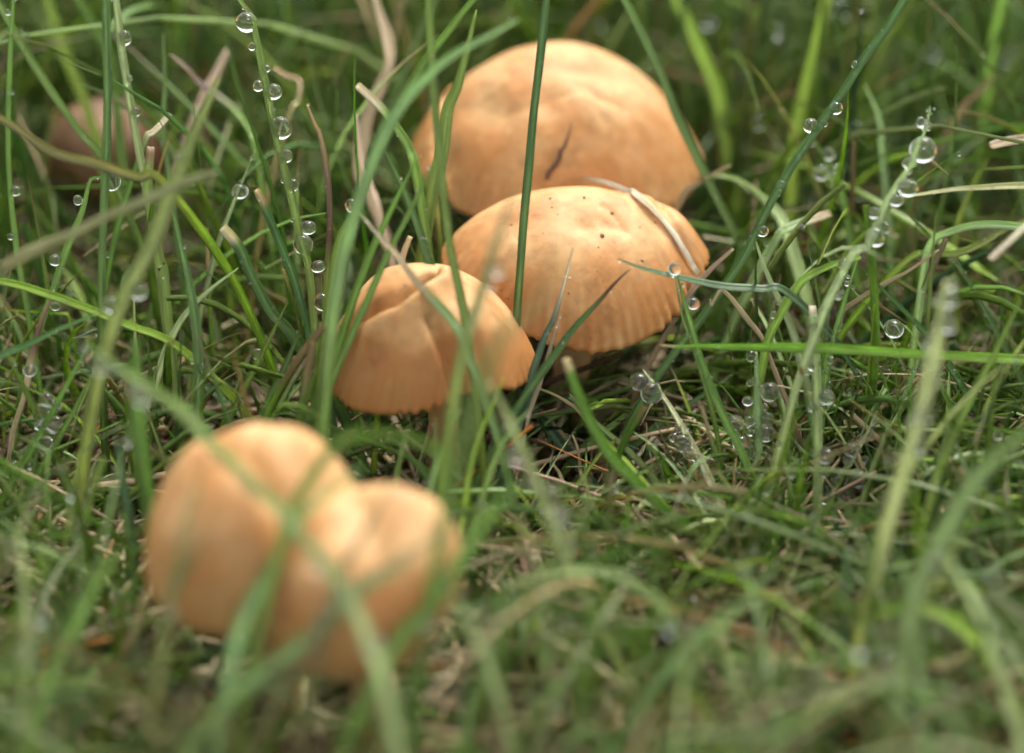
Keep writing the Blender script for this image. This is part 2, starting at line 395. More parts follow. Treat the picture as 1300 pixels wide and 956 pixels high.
def on_cap(bvh, px, py, lift):
    """where the camera ray through a pixel meets a cap, lifted along the surface normal"""
    d = Vector(P(px, py, 0) - CAMPOS).normalized()
    hit, nrm, _, _ = bvh.ray_cast(Vector(CAMPOS), d)
    if hit is None: return None
    if nrm.dot(d) > 0: nrm = -nrm
    return np.array(hit + nrm * lift)

def ctr_from_front(px, py, dz, R):
    return P(px, py, dz) + np.array([0, R, 0])

caps = {}
# back mushroom: a broad smooth dome
c1 = P(708, 198, 3.95)
caps['back'] = dict(c=c1, H=1.44, bell=2.7, seed=3.1, striate=0.25,
    R=[2.05, 2.0, 2.05, 2.1, 2.1, 2.02, 2.06, 2.12, 2.1, 2.05, 2.05, 2.05], Zm=[-.05, 0, 0, 0, 0, .05, .1, .0, -.05, 0, -.05, -.1], scal=[.004] * 4,
    bumps=[(0.1, .1, .9, .8, 0, .12), (.25, -.35, .35, .16, 10, -.07), (.75, -.25, .4, .25, 20, -.05), (-1.0, -.6, .6, .25, 40, .06)],
    creases=[([(572, 118), (565, 150), (560, 185), (566, 215)], .10, .16, .08), ([(745, 112), (762, 130), (790, 140)], .09, .035, .02), ([(590, 140), (640, 150), (690, 130)], .22, .06, .05)],
    foot=(c1[0] + .2, c1[1] + .1, -.2), stem_r=.3)
# middle mushroom: wavy cap, lifted fold on the right, scalloped front edge
c2 = ctr_from_front(736, 446, 0.1, 1.62)
caps['middle'] = dict(c=c2, H=1.16, bell=3.1, seed=1.3, striate=0.9, scallops=58,
    R=[1.72, 1.72, 1.62, 1.6, 1.66, 1.74, 1.80, 1.74, 1.6, 1.62, 1.62, 1.60], Zm=[.42, .30, .12, .05, .12, .32, .50, .40, .16, .0, .03, .22],
    scal=[.016, .009, .002, .002, .002, .002, .003, .005, .009, .012, .013, .016],
    bumps=[(.05, .15, .75, .5, 0, .16), (.42, -.42, .20, .10, -30, -.06), (.95, -.05, .55, .13, -52, -.16), (1.35, .25, .3, .4, 0, .08), (-.55, -.2, .3, .5, 30, .05), (.10, -.45, .18, .12, 0, -.05)],
    creases=[([(835, 258), (852, 280), (866, 305), (880, 335), (888, 350)], .09, .09, .05), ([(768, 262), (780, 276), (792, 292)], .07, .03, .015), ([(700, 262), (690, 275), (672, 285), (660, 300)], .08, .018, .012), ([(640, 240), (620, 262), (600, 300)], .2, .05, .04)],
    foot=(c2[0] - .25, c2[1] - .25, -.2), stem_r=.27)
# folded mushroom, left of it
c3 = ctr_from_front(548, 527, -1.3, 1.28)
caps['folded'] = dict(c=c3, H=1.2, bell=2.7, seed=5.2, mat=M_CAP_SOAK, striate=0.4, scallops=50,
    R=[1.30, 1.28, 1.22, 1.2, 1.22, 1.3, 1.36, 1.36, 1.34, 1.3, 1.26, 1.26], Zm=[-.06, .04, .10, .12, .18, .16, .06, -.16, -.05, .10, .16, .0],
    scal=[.006, .003, .002, .002, .006, .012, .016, .010],
    bumps=[(-.30, .1, .6, .5, 0, .05), (-.8, .4, .4, .3, 25, .10), (.55, -.45, .25, .5, 0, .08), (.6, .2, .5, .5, 0, -.08)],
    creases=[([(424, 440), (450, 415), (478, 398), (505, 388), (528, 372), (548, 356)], .07, .24, .16),
             ([(577, 515), (574, 490), (568, 460), (556, 430), (545, 405)], .06, .13, .09), ([(610, 500), (612, 470), (604, 440)], .10, .08, .04)],
    foot=(c3[0] + .1, c3[1] + .05, -.2), stem_r=.22)
# the two front mushrooms, pressed together
c4 = P(334, 712, -4.4)
caps['front_left'] = dict(c=c4, H=1.5, p=0.92, q=0.9, seed=8.2, striate=.2,
    R=[1.2, 1.22, 1.25, 1.3, 1.28, 1.28, 1.3, 1.32, 1.32, 1.28, 1.2, 1.16], Zm=[-.05, 0, .1, .1, 0, 0, -.05, -.05, -.1, -.1, -.15, -.15], scal=[.004] * 4,
    bumps=[(.45, .35, .5, .45, 0, .12), (-.1, .25, .6, .14, 55, -.10)],
    creases=[([(278, 560), (320, 590), (350, 640), (362, 700)], .14, .13, .10)],
    foot=(c4[0] + .1, c4[1], -.2), stem_r=.24)
c5 = P(460, 766, -4.9)
caps['front_right'] = dict(c=c5, H=1.2, p=0.74, q=0.82, seed=4.4, striate=.2,
    R=[1.10, 1.08, 1.04, 1.0, 1.0, 1.04, 1.10, 1.16, 1.2, 1.16, 1.1, 1.08], Zm=[.42, .34, .15, 0, 0, -.05, -.1, -.1, -.15, -.15, -.05, .25], scal=[.004] * 4,
    bumps=[(.35, .25, .5, .4, 0, .14), (.75, .3, .3, .12, -40, -.08)],
    creases=[([(545, 610), (560, 640), (585, 665)], .10, .10, .06), ([(455, 640), (475, 690), (480, 760)], .16, .07, .06)],
    foot=(c5[0] - .05, c5[1] + .1, -.2), stem_r=.22)
# old brown mushroom far back on the left
c6 = P(132, 196, 6.0)
caps['brown'] = dict(c=c6, H=.8, p=0.9, q=0.9, seed=6.4, striate=.3, mat=M_CAP_DARK, stem_mat=M_STEM_DARK, nphi=160,
    R=[.9, .8, .88, .84, .84, .92, .96, .84, .84, .92, .8, .92], Zm=[-.2, 0, .1, 0, -.05, -.15, -.3, 0, .12, -.2, .05, -.15], scal=[.03] * 4,
    bumps=[(.1, 0, .3, .3, 0, -.16), (-.4, -.3, .25, .2, 30, .14), (.35, -.4, .12, .4, 10, -.14)], foot=(c6[0] + .1, c6[1] - .1, -.2), stem_r=.26)
make_mushroom(caps['back'], 'broad orange-tan mushroom at the back with a smooth domed cap')
make_mushroom(caps['middle'], 'orange-tan mushroom in the middle with scalloped edge and straw lying across its cap')
make_mushroom(caps['folded'], 'small creased orange-tan mushroom left of and in front of the middle mushroom')
make_mushroom(caps['front_left'], 'tall rounded blurred mushroom at the front left, larger of the front pair')
make_mushroom(caps['front_right'], 'blurred lower mushroom pressed against the right side of the tall front one')
make_mushroom(caps['brown'], 'old dark brown wilted mushroom far behind the grass at upper left')
CAP_POLY = {
 'back': [(512, 170), (525, 120), (580, 92), (640, 56), (730, 38), (800, 55), (856, 95), (902, 165), (898, 205), (875, 250), (560, 250)],
 'middle': [(560, 250), (600, 224), (760, 220), (860, 238), (906, 290), (900, 340), (872, 400), (800, 442), (730, 456), (640, 410), (570, 345)],
 'folded': [(408, 480), (422, 400), (475, 345), (520, 332), (600, 352), (686, 425), (690, 465), (645, 512), (560, 528), (480, 538), (418, 520)],
 'front_left': [(176, 690), (192, 615), (255, 568), (328, 534), (400, 524), (462, 565), (480, 600), (480, 700), (430, 800), (330, 800), (225, 780)],
 'brown': [(62, 190), (75, 150), (120, 132), (165, 140), (192, 175), (192, 225), (165, 240), (150, 300), (115, 300), (105, 235), (65, 225)],
 'front_right': [(400, 640), (440, 600), (540, 598), (598, 640), (590, 710), (555, 770), (450, 830), (340, 830)],
}
# dark specks on the middle and folded caps
for key, pts in (('middle', [(742, 251, 2.6), (699, 252, 2.2), (777, 270, 2.2), (765, 299, 3.4), (701, 263, 1.6), (708, 272, 1.5), (650, 285, 1.7), (658, 303, 1.4), (815, 331, 1.9), (645, 378, 1.7), (722, 372, 1.3), (832, 282, 1.6), (863, 267, 1.4), (690, 296, 1.2), (836, 275, 1.3)]),
                 ('back', [(760, 118, 1.6), (742, 112, 1.4), (690, 100, 1.2)]),
                 ('folded', [(517, 378, 2.2), (514, 362, 1.8), (538, 358, 2.6), (541, 363, 2.0), (455, 410, 1.8), (509, 367, 1.5), (513, 384, 1.3), (551, 415, 1.3)])):
    xs = [a for a, _ in CAP_POLY[key]]; ys = [b for _, b in CAP_POLY[key]]
    pts = pts + [(rnd.uniform(min(xs), max(xs)), rnd.uniform(min(ys), max(ys)), rnd.uniform(.6, 1.3)) for _ in range(34)]
    for (px, py, r) in pts:
        q = on_cap(caps[key]['bvh'], px, py, -0.004)
        if q is None: continue
        bm = bmesh.new(); bmesh.ops.create_icosphere(bm, subdivisions=2, radius=r * 0.01 * CM)
        for v in bm.verts:
            v.co *= rnd.uniform(.75, 1.25); v.co.z *= 0.6; v.co.x *= 1.2
        me = bpy.data.meshes.new('soil_speck'); bm.to_mesh(me); bm.free(); me.materials.append(M_SPECK)
        r_ = caps[key]['root']
        s_ = link('soil_speck', me, q - np.array(r_.location) / CM, r_)
        s_.rotation_euler = (rnd.uniform(.2, .9), 0, rnd.uniform(0, 3))
# ------------------------------------------------------------------ single grass blades, straws and twigs that the eye can follow
TINT = {'g': (.180, .292, .056), 'd': (.112, .205, .052), 'b': (.080, .148, .072), 'y': (.28, .40, .055), 'p': (.41, .49, .25), 'q': (.26, .36, .14),
        's': (.48, .38, .22), 't': (.30, .215, .115), 'r': (.13, .065, .035), 'o': (.45, .17, .03), 'w': (.58, .51, .38), 'v': (.29, .27, .12)}


def blade_mesh(name, C, width, kind, tints, seed, tip='point', rootfade=True, straw=False):
    """C: centre line in cm (world, tip first); width: cm; returns (mesh, origin)"""
    r = random.Random(seed)
    n = len(C)
    seg = np.linalg.norm(np.diff(C, axis=0), axis=1); L = np.concatenate([[0], np.cumsum(seg)]); tot = L[-1]; v = L / tot
    if straw:
        C = C + np.stack([np.interp(v, np.linspace(0, 1, 9), [r.gauss(0, .012) for _ in range(9)]) for _ in range(3)], -1)
    T = unit(np.gradient(C, axis=0))
    S = unit(np.cross(T, np.broadcast_to(-AV, T.shape))); Nn = np.cross(S, T)
    tw0, tw1 = r.uniform(-.5, .5), r.uniform(-.7, .7)
    tw = tw0 + (tw1 - tw0) * v
    ct, st = np.cos(tw)[:, None], np.sin(tw)[:, None]
    S, Nn = S * ct + Nn * st, Nn * ct - S * st
    if tip == 'point': wp = np.clip(L / min(1.6, tot * .6), 0, 1) ** 0.6 * 0.94 + 0.06
    elif tip == 'cut': wp = np.clip(L / 0.25, 0, 1) ** .5 * 0.22 + 0.78
    else: wp = np.clip(L / 0.9, 0, 1) ** .7 * 0.72 + 0.28
    wp = wp * (1 - 0.18 * np.clip((v - .75) / .25, 0, 1))
    wp = wp * (1 + (.16 if straw else .05) * np.sin(L * 3.1 + seed) + (.08 * np.sin(L * 8.3 + seed * 2) if straw else 0))
    hw = width * 0.5 * wp / 0.93
    u = np.array([-1, -.55, 0, .55, 1, .55, 0, -.55])
    if straw:
        fold, th = r.uniform(.1, .6), np.array([0, .22, .30, .20, 0, -.24, -.30, -.22])
        S, Nn = S * np.cos(L * r.uniform(-.35, .35))[:, None] + Nn * np.sin(L * .3)[:, None], Nn
    else:
        fold, th = 0.42 + 0.2 * r.random(), np.array([0, .10, .13, .10, 0, -.10, -.16, -.10])
    hgt = fold * u * u + th - fold * .5
    V = C[:, None, :] + S[:, None, :] * (hw[:, None] * u[None])[:, :, None] + Nn[:, None, :] * (hw[:, None] * hgt[None])[:, :, None]
    k = 8
    i = np.arange(n - 1)[:, None] * k; j = np.arange(k)[None]; j2 = (j + 1) % k
    F = np.stack([i + j, i + j2, i + k + j2, i + k + j], -1).reshape(-1, 4)
    e = (n - 1) * k
    F = np.vstack([F, [[0, 7, 6, 1], [1, 6, 5, 2], [2, 5, 4, 3], [e, e + 1, e + 6, e + 7], [e + 1, e + 2, e + 5, e + 6], [e + 2, e + 3, e + 4, e + 5]]])
    cols = np.stack([np.interp(v, [a for a, _ in tints], [c[q] for _, c in tints]) for q in range(3)], -1)
    cc = np.repeat(cols, k, axis=0)
    if not straw:      # pale midrib line, its colour also painting in the leaf's waxy sheen
        keel_sheen = np.tile(np.array([0, 0, 1, 0, 0, 0, 1.0, 0]), n)[:, None]
        edge = np.tile(np.array([1, 0, 0, 0, 1, 0, 0, 0.0]), n)[:, None]
        cc = cc * (1 + 0.55 * keel_sheen + .22 * edge) + keel_sheen * 0.02
    al = np.stack([np.tile((u + 1) / 2, n), np.repeat(L, k), np.full(n * k, r.uniform(0, 50))], -1)
    org = C[-1].copy()
    return mesh_from(name, V.reshape(-1, 3) - org, F, M_STRAW if straw else M_LEAF, cols_fix(cc), al), org

def cols_fix(c): return np.clip(c, 0.004, .9)

HERO = {}; ALLH = []
hseed = [100]
def pts_of(s): return [tuple(float(q) for q in a.split(',')) for a in s.split()]

def hero(label, tint, wpx, dz0, dz1, trace, tip='point', tiptint=None, tipv=.12, lie=None, drape=None, key=None, ext=0, stops=None, cat=None, name=None, root=True, obj='grass_blade', behind=False):
    """one traced blade. dz0/dz1: distance beyond the focus plane at the tip / at the end of the trace; the rest runs on into the turf"""
    hseed[0] += 1; seed = hseed[0]
    r = random.Random(seed)
    px = np.array(pts_of(trace))
    straw = obj != 'grass_blade'
    if drape is not None: px = catmull(px, 4)
    q = np.concatenate([[0], np.cumsum(np.linalg.norm(np.diff(px, axis=0), axis=1))]); q /= q[-1]
    pts = []
    for (x, y), f in zip(px, q):
        if drape is not None:
            h = on_cap(drape, x, y, 0.035)
            near = [project(a)[2] for a in (on_cap(drape, X, Y, 0.035) for X, Y in px) if a is not None]
            if h is None: h = P(x, y, near[0] + .05 if f < .5 else near[-1] - .05)
            pts.append(h); continue
        dz = dz0 + (dz1 - dz0) * f
        if lie is not None:
            z0, z1 = lie
            dz = dz_at_height(x, y, z0 + (z1 - z0) * f)
        p = P(x, y, dz)
        if p[2] < 0.04: p = P(x, y, dz_at_height(x, y, 0.04))
        pts.append(p)
    pts = [np.array(p) for p in pts]
    if ext:                                    # the tip stands beyond the picture's edge
        d = unit(pts[0] - pts[1]); pts = [pts[0] + d * ext + np.array([0, 0, -.12 * ext])] + pts
    elif not straw and lie is None:
        pass
    if root and lie is None and drape is None:
        l = pts[-1]; d = unit(pts[-1] - pts[-2]); z = l[2]
        if z > 0.15:
            h = np.array([d[0], d[1], 0]) * min(1.6, 0.7 * z)
            pts += [l + h * .5 + np.array([0, 0, -z * .3]), l + h * .85 + np.array([0, 0, -z * .68]), l + h + np.array([0, 0, -z - .2])]
    if lie is None and drape is None and not behind:      # keep a blade that crosses a cap just in front of it
        push = 0.0
        fine = catmull(pts, 4); fx, fy, fz = project(fine)
        for X, Y, Z in zip(fx, fy, fz):
            for c in caps.values():
                a = on_cap(c['bvh'], X, Y, 0.0)
                if a is not None:
                    need = Z - (project(a)[2] - .12)
                    if 0 < need < 2.0: push = max(push, need)
        if push: pts = [P(project(p)[0], project(p)[1], project(p)[2] - push) for p in pts]
    C = catmull(pts, 7)
    base = np.array(TINT[tint]); jit = np.array([r.uniform(.9, 1.12), r.uniform(.92, 1.1), r.uniform(.85, 1.15)])
    base = base * jit
    if stops: tints = [(a, np.array(TINT[c])) for a, c in stops]
    elif tiptint: tints = [(0, np.array(TINT[tiptint])), (tipv * .6, np.array(TINT[tiptint]) * .9), (tipv, base), (1, base * np.array([1.15, 1.0, 1.0]))]
    else: tints = [(0, base * 1.15), (.3, base), (1, base * np.array([1.15, 1.0, 1.0]))]
    if wpx and dz0 < 0: pass
    if straw: wpx = wpx * .78
    wcm = wpx * 0.01 * (D0 + (dz0 + dz1) / 2) / D0
    me, org = blade_mesh(obj, C, wcm, tint, tints, seed, tip, straw=straw)
    o = link(obj, me, org)
    tag(o, label, cat or {'grass_blade': 'grass blade', 'dry_straw': 'straw', 'twig': 'twig'}[obj],
        {'grass_blade': 'grass blades standing round the mushrooms', 'dry_straw': 'dry straws among the grass', 'twig': 'twigs among the grass'}[obj])
    if key: HERO[key] = C
    if not straw: ALLH.append((C, wcm, tint))
    return o

def S_(label, tint, w, a, b, tr, **k):
    k.setdefault('tip', 'blunt'); k.setdefault('behind', True); return hero(label, tint, w, a, b, tr, obj='dry_straw', **k)

H = hero
# --- upper left
H('long green blade slanting down from the upper left corner', 'g', 10, 1.6, 1.2, '0,7 35,69 69,121 103,169 129,200', ext=1.5)
H('thin upright blade at far left carrying one small drop', 'g', 7, 1, .6, '17,0 12,104 11,207 21,317 33,385', ext=1, key='farleft')
H('upright blade with flat water beads above the brown old mushroom', 'q', 10, .8, .6, '147,0 155,69 166,135 179,207 188,255', ext=1.2, key='flatbeads')
H('dark upright blade crossing in front of the brown old mushroom', 'd', 11, -.5, -.3, '134,0 136,138 131,276 129,335', ext=1.5)
H('tall blade strung with dew beads, upper left of the folded mushroom', 'g', 10, 0, 0, '304,0 319,24 331,79 340,124 352,179 366,235 380,293 393,348 402,445', tip='point', ext=.5, key='beaded')
H('bent blade with brown withered tip near the top left', 'g', 9, 2.2, 1.8, '217,69 238,88 255,107 293,135 317,166 324,193', tip='blunt', stops=[(0, 't'), (.12, 'r'), (.22, 'g'), (1, 'g')])
H('curved blade with dried tan tip left of the tall crossing blades', 'y', 8, -.1, 0, '390,133 400,158 407,173 416,224 419,276 417,330 413,410', stops=[(0, 's'), (.12, 't'), (.3, 'r'), (.42, 'y'), (1, 'g')], tip='blunt')
H('short blade with clipped tan tip between the beaded blade and loose drop', 'd', 10, .3, .2, '326,240 345,283 362,325 373,352 390,414 400,450', tip='cut', tiptint='s', tipv=.06)
H('dark stubby blade with pale clipped end in the left middle', 'd', 14, .5, .4, '283,288 304,314 317,345 345,397 366,420', tip='cut', tiptint='w', tipv=.07)
H('clipped upright blade right of the drooping dewy one at left', 'g', 12, .4, .3, '191,186 188,248 202,330 207,345 214,414 221,472', tip='cut', tiptint='t', tipv=.05)
H('thin pale blade holding one clear drop below its tip', 'q', 7, .9, .7, '324,190 315,212 307,232 293,266 273,324', key='loosedrop')
H('blade bent over at its tip beside a small drop, far left', 'g', 9, .4, .2, '128,226 119,226 113,234 104,269 83,321 69,365 52,414', tip='blunt', key='bent')
S_('long olive straw lying blurred across the left side', 'v', 15, -3.2, -2.6, '276,216 214,242 138,273 69,307 0,342', root=False, ext=0)
H('yellow-green blade leaning level across the brown old mushroom', 'y', 13, -1.2, -.8, '0,150 69,193 121,207 173,224 207,231', stops=[(0, 'v'), (.3, 'v'), (.5, 'y'), (1, 'g')], ext=1)
H('wide blurred blade leaning right above the left grass', 'q', 19, -2.6, -2.2, '278,98 248,166 221,235 193,310 152,392', key='wideleft')
H('bright blurred blade leaning behind the upper left corner', 'y', 13, 5, 5, '59,0 83,69 107,128 120,170', ext=1)
H('second bright blurred blade behind the upper left grass', 'g', 14, 4, 4, '100,0 138,69 146,110 152,170', ext=1)
H('thin dark upright blade behind the brown withered tip', 'd', 8, 2, 1.6, '207,42 209,104 207,172 214,214 220,260', tip='point')
S_('orange brown stalk standing blurred behind the withered tip', 't', 10, 6, 6, '248,-10 250,41 255,86 258,150', stops=[(0, 't'), (.3, 'o'), (.5, 't'), (1, 'v')])
S_('pale tan straw leaning blurred behind the beaded blade', 's', 15, 4, 3.6, '290,62 272,98 255,131 238,170')
H('tiny clipped sprig above the leaning green blades at left', 'g', 8, .9, .8, '216,145 205,158 193,170 183,184', tip='cut', tiptint='w', tipv=.12)
H('olive blade leaning over from the left of the beaded blade', 'v', 9, 1.6, 1.4, '348,86 362,95 380,103 378,128 366,150', tip='cut', tiptint='s')
# --- upper middle
H('tall dark blade standing straight before the back and middle mushrooms', 'd', 11.5, -.35, -.2, '694,0 687,69 678,145 672,214 666,276 662,330 657,400', ext=1.2, behind=True)
H('blade slanting before the right side of the back mushroom', 'd', 11, 1.9, 2.2, '792,0 820,55 837,90 858,145 881,193 901,235 922,276 940,312', ext=1.2, behind=True)
H('upright blade along the left edge of the back mushroom', 'g', 10.5, -1.3, -.9, '544,0 547,69 552,138 558,190 563,248 571,311 578,345 588,391 596,444', ext=1.2)
H('long blade slanting from the top towards the folded mushroom', 'g', 10.5, -.6, -.2, '601,0 568,41 534,86 506,138 475,207 451,269 430,310 415,400', ext=1, key='slant')
H('pale blurred blade leaning right beside the back mushroom', 'q', 15, -2.8, -2.4, '660,24 623,45 578,69 544,97 509,135 480,190 455,258 436,330 424,400')
H('broad blurred blade left of the back mushroom with wet sheen', 'g', 16, .9, .9, '605,12 582,104 568,138 560,195 548,250', behind=True)
H('stubby blade with pale clipped tip left of the back mushroom', 'g', 11, 1, .8, '453,108 482,135 506,166 520,190 528,222', tip='cut', tiptint='w', tipv=.1, behind=True)
H('dark blade leaning left above the folded mushroom', 'd', 11, -.4, -.6, '486,185 513,242 534,297 544,330 560,372', tip='point', behind=True)
H('first of two green blades fanning above the folded mushroom', 'g', 10, -.5, -.3, '531,198 499,262 471,321 445,392')
H('second of two green blades fanning above the folded mushroom', 'g', 9, -.6, -.4, '553,203 520,269 492,324 462,392 440,440')
S_('thick pale straw standing blurred behind the slanting blade', 's', 19, 3.2, 3, '475,-10 495,69 483,110 468,145 458,214 470,245')
S_('pale straw leaning behind the stubby clipped blade', 's', 11, 2.2, 2, '452,145 458,200 470,240 482,276')
H('blade with straw-like tip running down across the folded mushroom', 'q', 11, -.9, -1.2, '456,270 482,300 500,320 530,359 571,404 590,440', stops=[(0, 'w'), (.22, 's'), (.27, 'q'), (1, 'd')])
H('thin yellow blade among the fan above the folded mushroom', 'y', 8, .3, .2, '521,300 513,320 508,340 503,362', tip='cut', tiptint='s', behind=True)
S_('short brown twig poking up before the back mushroom', 't', 9, 2.3, 2.3, '725,155 721,172 713,193 702,212 692,228', stops=[(0, 't'), (.3, 'r'), (1, 'r')], behind=False, root=False)
S_('white bent straw lying over the top of the middle mushroom', 'w', 9.5, 0, 0, '736,226 761,231 785,237 803,245 822,260 838,278 852,297 864,318 876,340 884,352', drape=caps['middle']['bvh'], stops=[(0, 't'), (.1, 'w'), (.3, 'w'), (.5, 's'), (.7, 'w'), (1, 'w')])
H('blurred olive blade hanging before the middle mushroom', 'v', 14, -4.2, -3.8, '655,232 641,275 628,314 604,395 590,440', key='olive', stops=[(0, 'v'), (.4, 'q'), (1, 'g')])
H('very blurred brown-green blade across the middle mushroom', 'v', 13, -6.5, -6.2, '716,290 700,345 680,385 653,412 625,450', stops=[(0, 'v'), (.4, 'q'), (1, 'g')])
# --- middle mushroom front
H('short blade with pale pointed tip before the middle mushroom', 'b', 9, -.5, -.6, '728,312 723,333 718,354 704,402 693,425 684,450 676,475', tiptint='w', tipv=.22)
H('dark blade with brown tip slanting before the middle mushroom', 'd', 10, -.7, -.8, '801,341 783,357 758,385 729,416 704,450 684,478 668,500', stops=[(0, 't'), (.07, 'r'), (.16, 'd'), (1, 'd')])
H('dark level blade reaching left over the middle mushroom edge', 'b', 10.5, -.7, -.3, '783,328 814,340 865,353 920,364 967,367 1000,372', key='level')
S_('frayed straw stub below the short pale-tipped blade', 's', 7, -.5, -.5, '713,403 708,415 703,428', root=True)
H('dark blade crossing under the gap between folded and middle mushrooms', 'b', 11, -.6, -.6, '700,455 682,480 668,510 655,545', tip='blunt')
H('bright green blade leaning right from under the middle mushroom edge', 'g', 10, -.3, -.5, '859,345 863,362 877,410 891,459 905,497 922,535 939,569', key='edgeblade')
H('slim short blade beside the bright one at the middle mushroom edge', 'g', 6, -.2, -.3, '857,352 862,380 868,408 877,432')
# --- upper right
H('very long diagonal blade with drops right of the back mushroom', 'd', 10.5, 0, .1, '1148,0 1126,35 1098,72 1070,117 1043,155 1012,200 991,235 967,279 943,328 915,369 881,417 862,440', ext=1.2, key='diag')
H('pale tapering blade hung with large drops at right', 'p', 11, -.8, -1, '1181,138 1174,166 1160,204 1140,235 1122,266 1102,311 1084,321 1064,359 1039,414', tip='point', key='paledrops')
H('bright blurred upright blade behind the long diagonal blade', 'y', 17, 4.2, 3.8, '1048,0 1033,69 1019,121 1008,179 1004,240', ext=1)
H('bright blurred blade leaning just right of the back mushroom', 'y', 18, 5, 5, '863,10 888,62 908,114 919,168 926,215', ext=1)
H('clipped blade poking in at the right edge near the top', 'y', 12, 1, 1.4, '1257,186 1275,181 1300,177 1340,176', tip='cut', tiptint='t', tipv=.15)
H('pale level blade entering from the right edge', 'p', 9, .9, .7, '1140,250 1167,247 1200,242 1233,239 1300,236 1350,240')
H('pale blade arching in from the right edge', 'p', 10, .4, .6, '1300,289 1240,286 1198,297 1184,306 1176,322 1172,350', ext=1.5)
H('olive yellow blade curving below the arching pale one', 'y', 9, .8, .6, '1275,292 1257,303 1240,312 1212,322 1181,322 1150,332', stops=[(0, 'v'), (.5, 'y'), (1, 'y')], ext=1)
H('thin blurred blade bearing three drops right of the diagonal blade', 'g', 9, 2.5, 2.4, '1030,172 1042,192 1053,210 1061,226 1067,241 1074,275', key='threedrops')
S_('tan straw leaning blurred behind the pale tapering blade', 't', 14, 4, 3.6, '1262,98 1240,121 1222,138 1195,180')
H('blurred blue-green blade behind the pale tapering blade', 'q', 11, 3, 2.8, '1098,108 1115,148 1119,193 1124,240')
H('pale blurred blade curving low right of the middle mushroom', 'p', 15, 2.6, 2, '905,222 935,228 963,248 988,272 1002,305')
H('clipped pale blade below the long diagonal blade', 'q', 11, 1.6, 1.2, '1055,271 1028,280 1001,290 985,305', tip='cut', tiptint='s', tipv=.1)
S_('brown clipped stalk at the right edge of the back mushroom', 't', 11, 2.2, 2, '929,210 901,224 880,236 866,250')
H('thin upright blurred blade in the upper right corner', 'y', 12, 5.2, 5, '1272,0 1263,40 1256,90 1250,140', ext=1)
H('soft green blade leaning in the far upper right', 'g', 14, 6, 6, '1110,0 1117,50 1121,100 1124,150', ext=1)
# --- right middle
H('curved bright blade arching over below the diagonal blade', 'y', 11.5, -.3, 0, '1093,327 1070,332 1053,338 1030,349 1015,362 995,393 977,428 968,466 962,500', tip='blunt', key='arch')
H('long level bright blade crossing the right side', 'y', 12, -.9, -.7, '838,438 862,440 891,439 929,440 998,441 1067,443 1171,450 1300,457 1345,460', tiptint='w', tipv=.03, key='longlevel')
H('thin dark blade slanting right through the dewy patch', 'd', 9, -.3, 0, '1091,336 1122,369 1157,404 1188,438 1222,490 1242,525 1262,560', tip='point')
S_('tan straw slanting above the level bright blade', 's', 9, .4, .6, '1192,316 1160,338 1136,353 1102,376 1070,397 1062,420')
H('clipped upright pale blade with a hanging large drop', 'q', 12, -.5, -1.5, '1031,388 1034,438 1037,507 1038,576 1038,640 1036,690 1033,760 1033,850', tip='cut', tiptint='w', tipv=.03, key='upright')
H('upright blade with drops clustered on both sides', 'q', 11, -.2, -.35, '960,446 962,507 963,559 958,610 952,660', tip='blunt', key='cluster')
S_('bent straw with orange joint above the level blade', 's', 8, -.1, 0, '901,379 903,388 908,380 917,369 926,374 936,386 951,407 969,431 978,455', stops=[(0, 's'), (.5, 't'), (.7, 'r'), (.78, 'o'), (1, 'y')])
S_('brown straw leaning out from the middle mushroom edge', 't', 11, .7, .6, '931,316 908,338 888,360 870,384')
H('pale blade leaning left behind the level bright blade', 'p', 11, .5, .4, '958,303 974,348 998,400 1012,438 1022,480')
H('green blade with tiny beads behind the pale tapering one', 'g', 9, .2, 0, '1091,321 1074,376 1064,410 1053,448 1048,483 1044,520', key='tinybeads')
H('wide pale blurred blade with bright drops at right', 'p', 19, -3.4, -3.8, '1201,357 1195,393 1188,438 1181,472 1171,514 1160,559 1143,610 1128,660', tip='blunt', key='widepale')
H('little pale blade crusted with drops in the right centre', 'p', 9, -.4, -.3, '1114,521 1102,548 1084,580 1064,614 1052,640', key='crusted')
H('thin pale-tipped blade slanting to the lower right', 'p', 10, -.6, -.4, '1138,573 1171,597 1188,612 1209,637 1236,664 1264,702 1285,740', tip='point')
H('thin blade ending in one big drop at right', 'g', 7, 0, 0, '1134,408 1146,412 1158,424 1167,438 1180,462', key='onebig')
S_('stalk shading from brown through orange to green at right', 'o', 8, .3, .3, '1026,522 1018,536 1005,552 989,576 977,597 965,625', stops=[(0, 'r'), (.25, 'o'), (.5, 'y'), (1, 'v')])
H('pale dewy blade with twin drops at its tip', 'p', 10, -.1, -.9, '816,469 831,488 853,520 871,551 888,583 906,621 916,645 930,690', key='twins')
H('bright clipped blade leaning from below the middle mushroom', 'g', 14, -1.9, -1.2, '719,455 728,483 740,513 758,551 781,586 803,608 826,631 857,657 891,681', tip='cut', tiptint='w', tipv=.05)
H('pale long blade slanting beside the bright clipped one', 'q', 9, -.2, -.4, '723,500 748,528 773,551 802,576 833,612 846,647 853,695')
H('dark broad blade lying from folded mushroom towards the straws', 'b', 14, 0, 0, '655,490 685,528 710,561 740,598 774,640 815,678 846,706', tip='blunt', lie=(1.4, .15), stops=[(0, 'b'), (.62, 'b'), (.64, 't'), (.66, 't'), (.68, 'b'), (1, 'b')])
S_('thin straw between folded mushroom and bright clipped blade', 't', 5, 0, .2, '663,485 698,499 723,513 737,525')
S_('papery pale straw pointing left below the twin drops', 's', 9, -.1, 0, '814,567 836,566 866,576 904,586 941,606 960,622', tip='point')
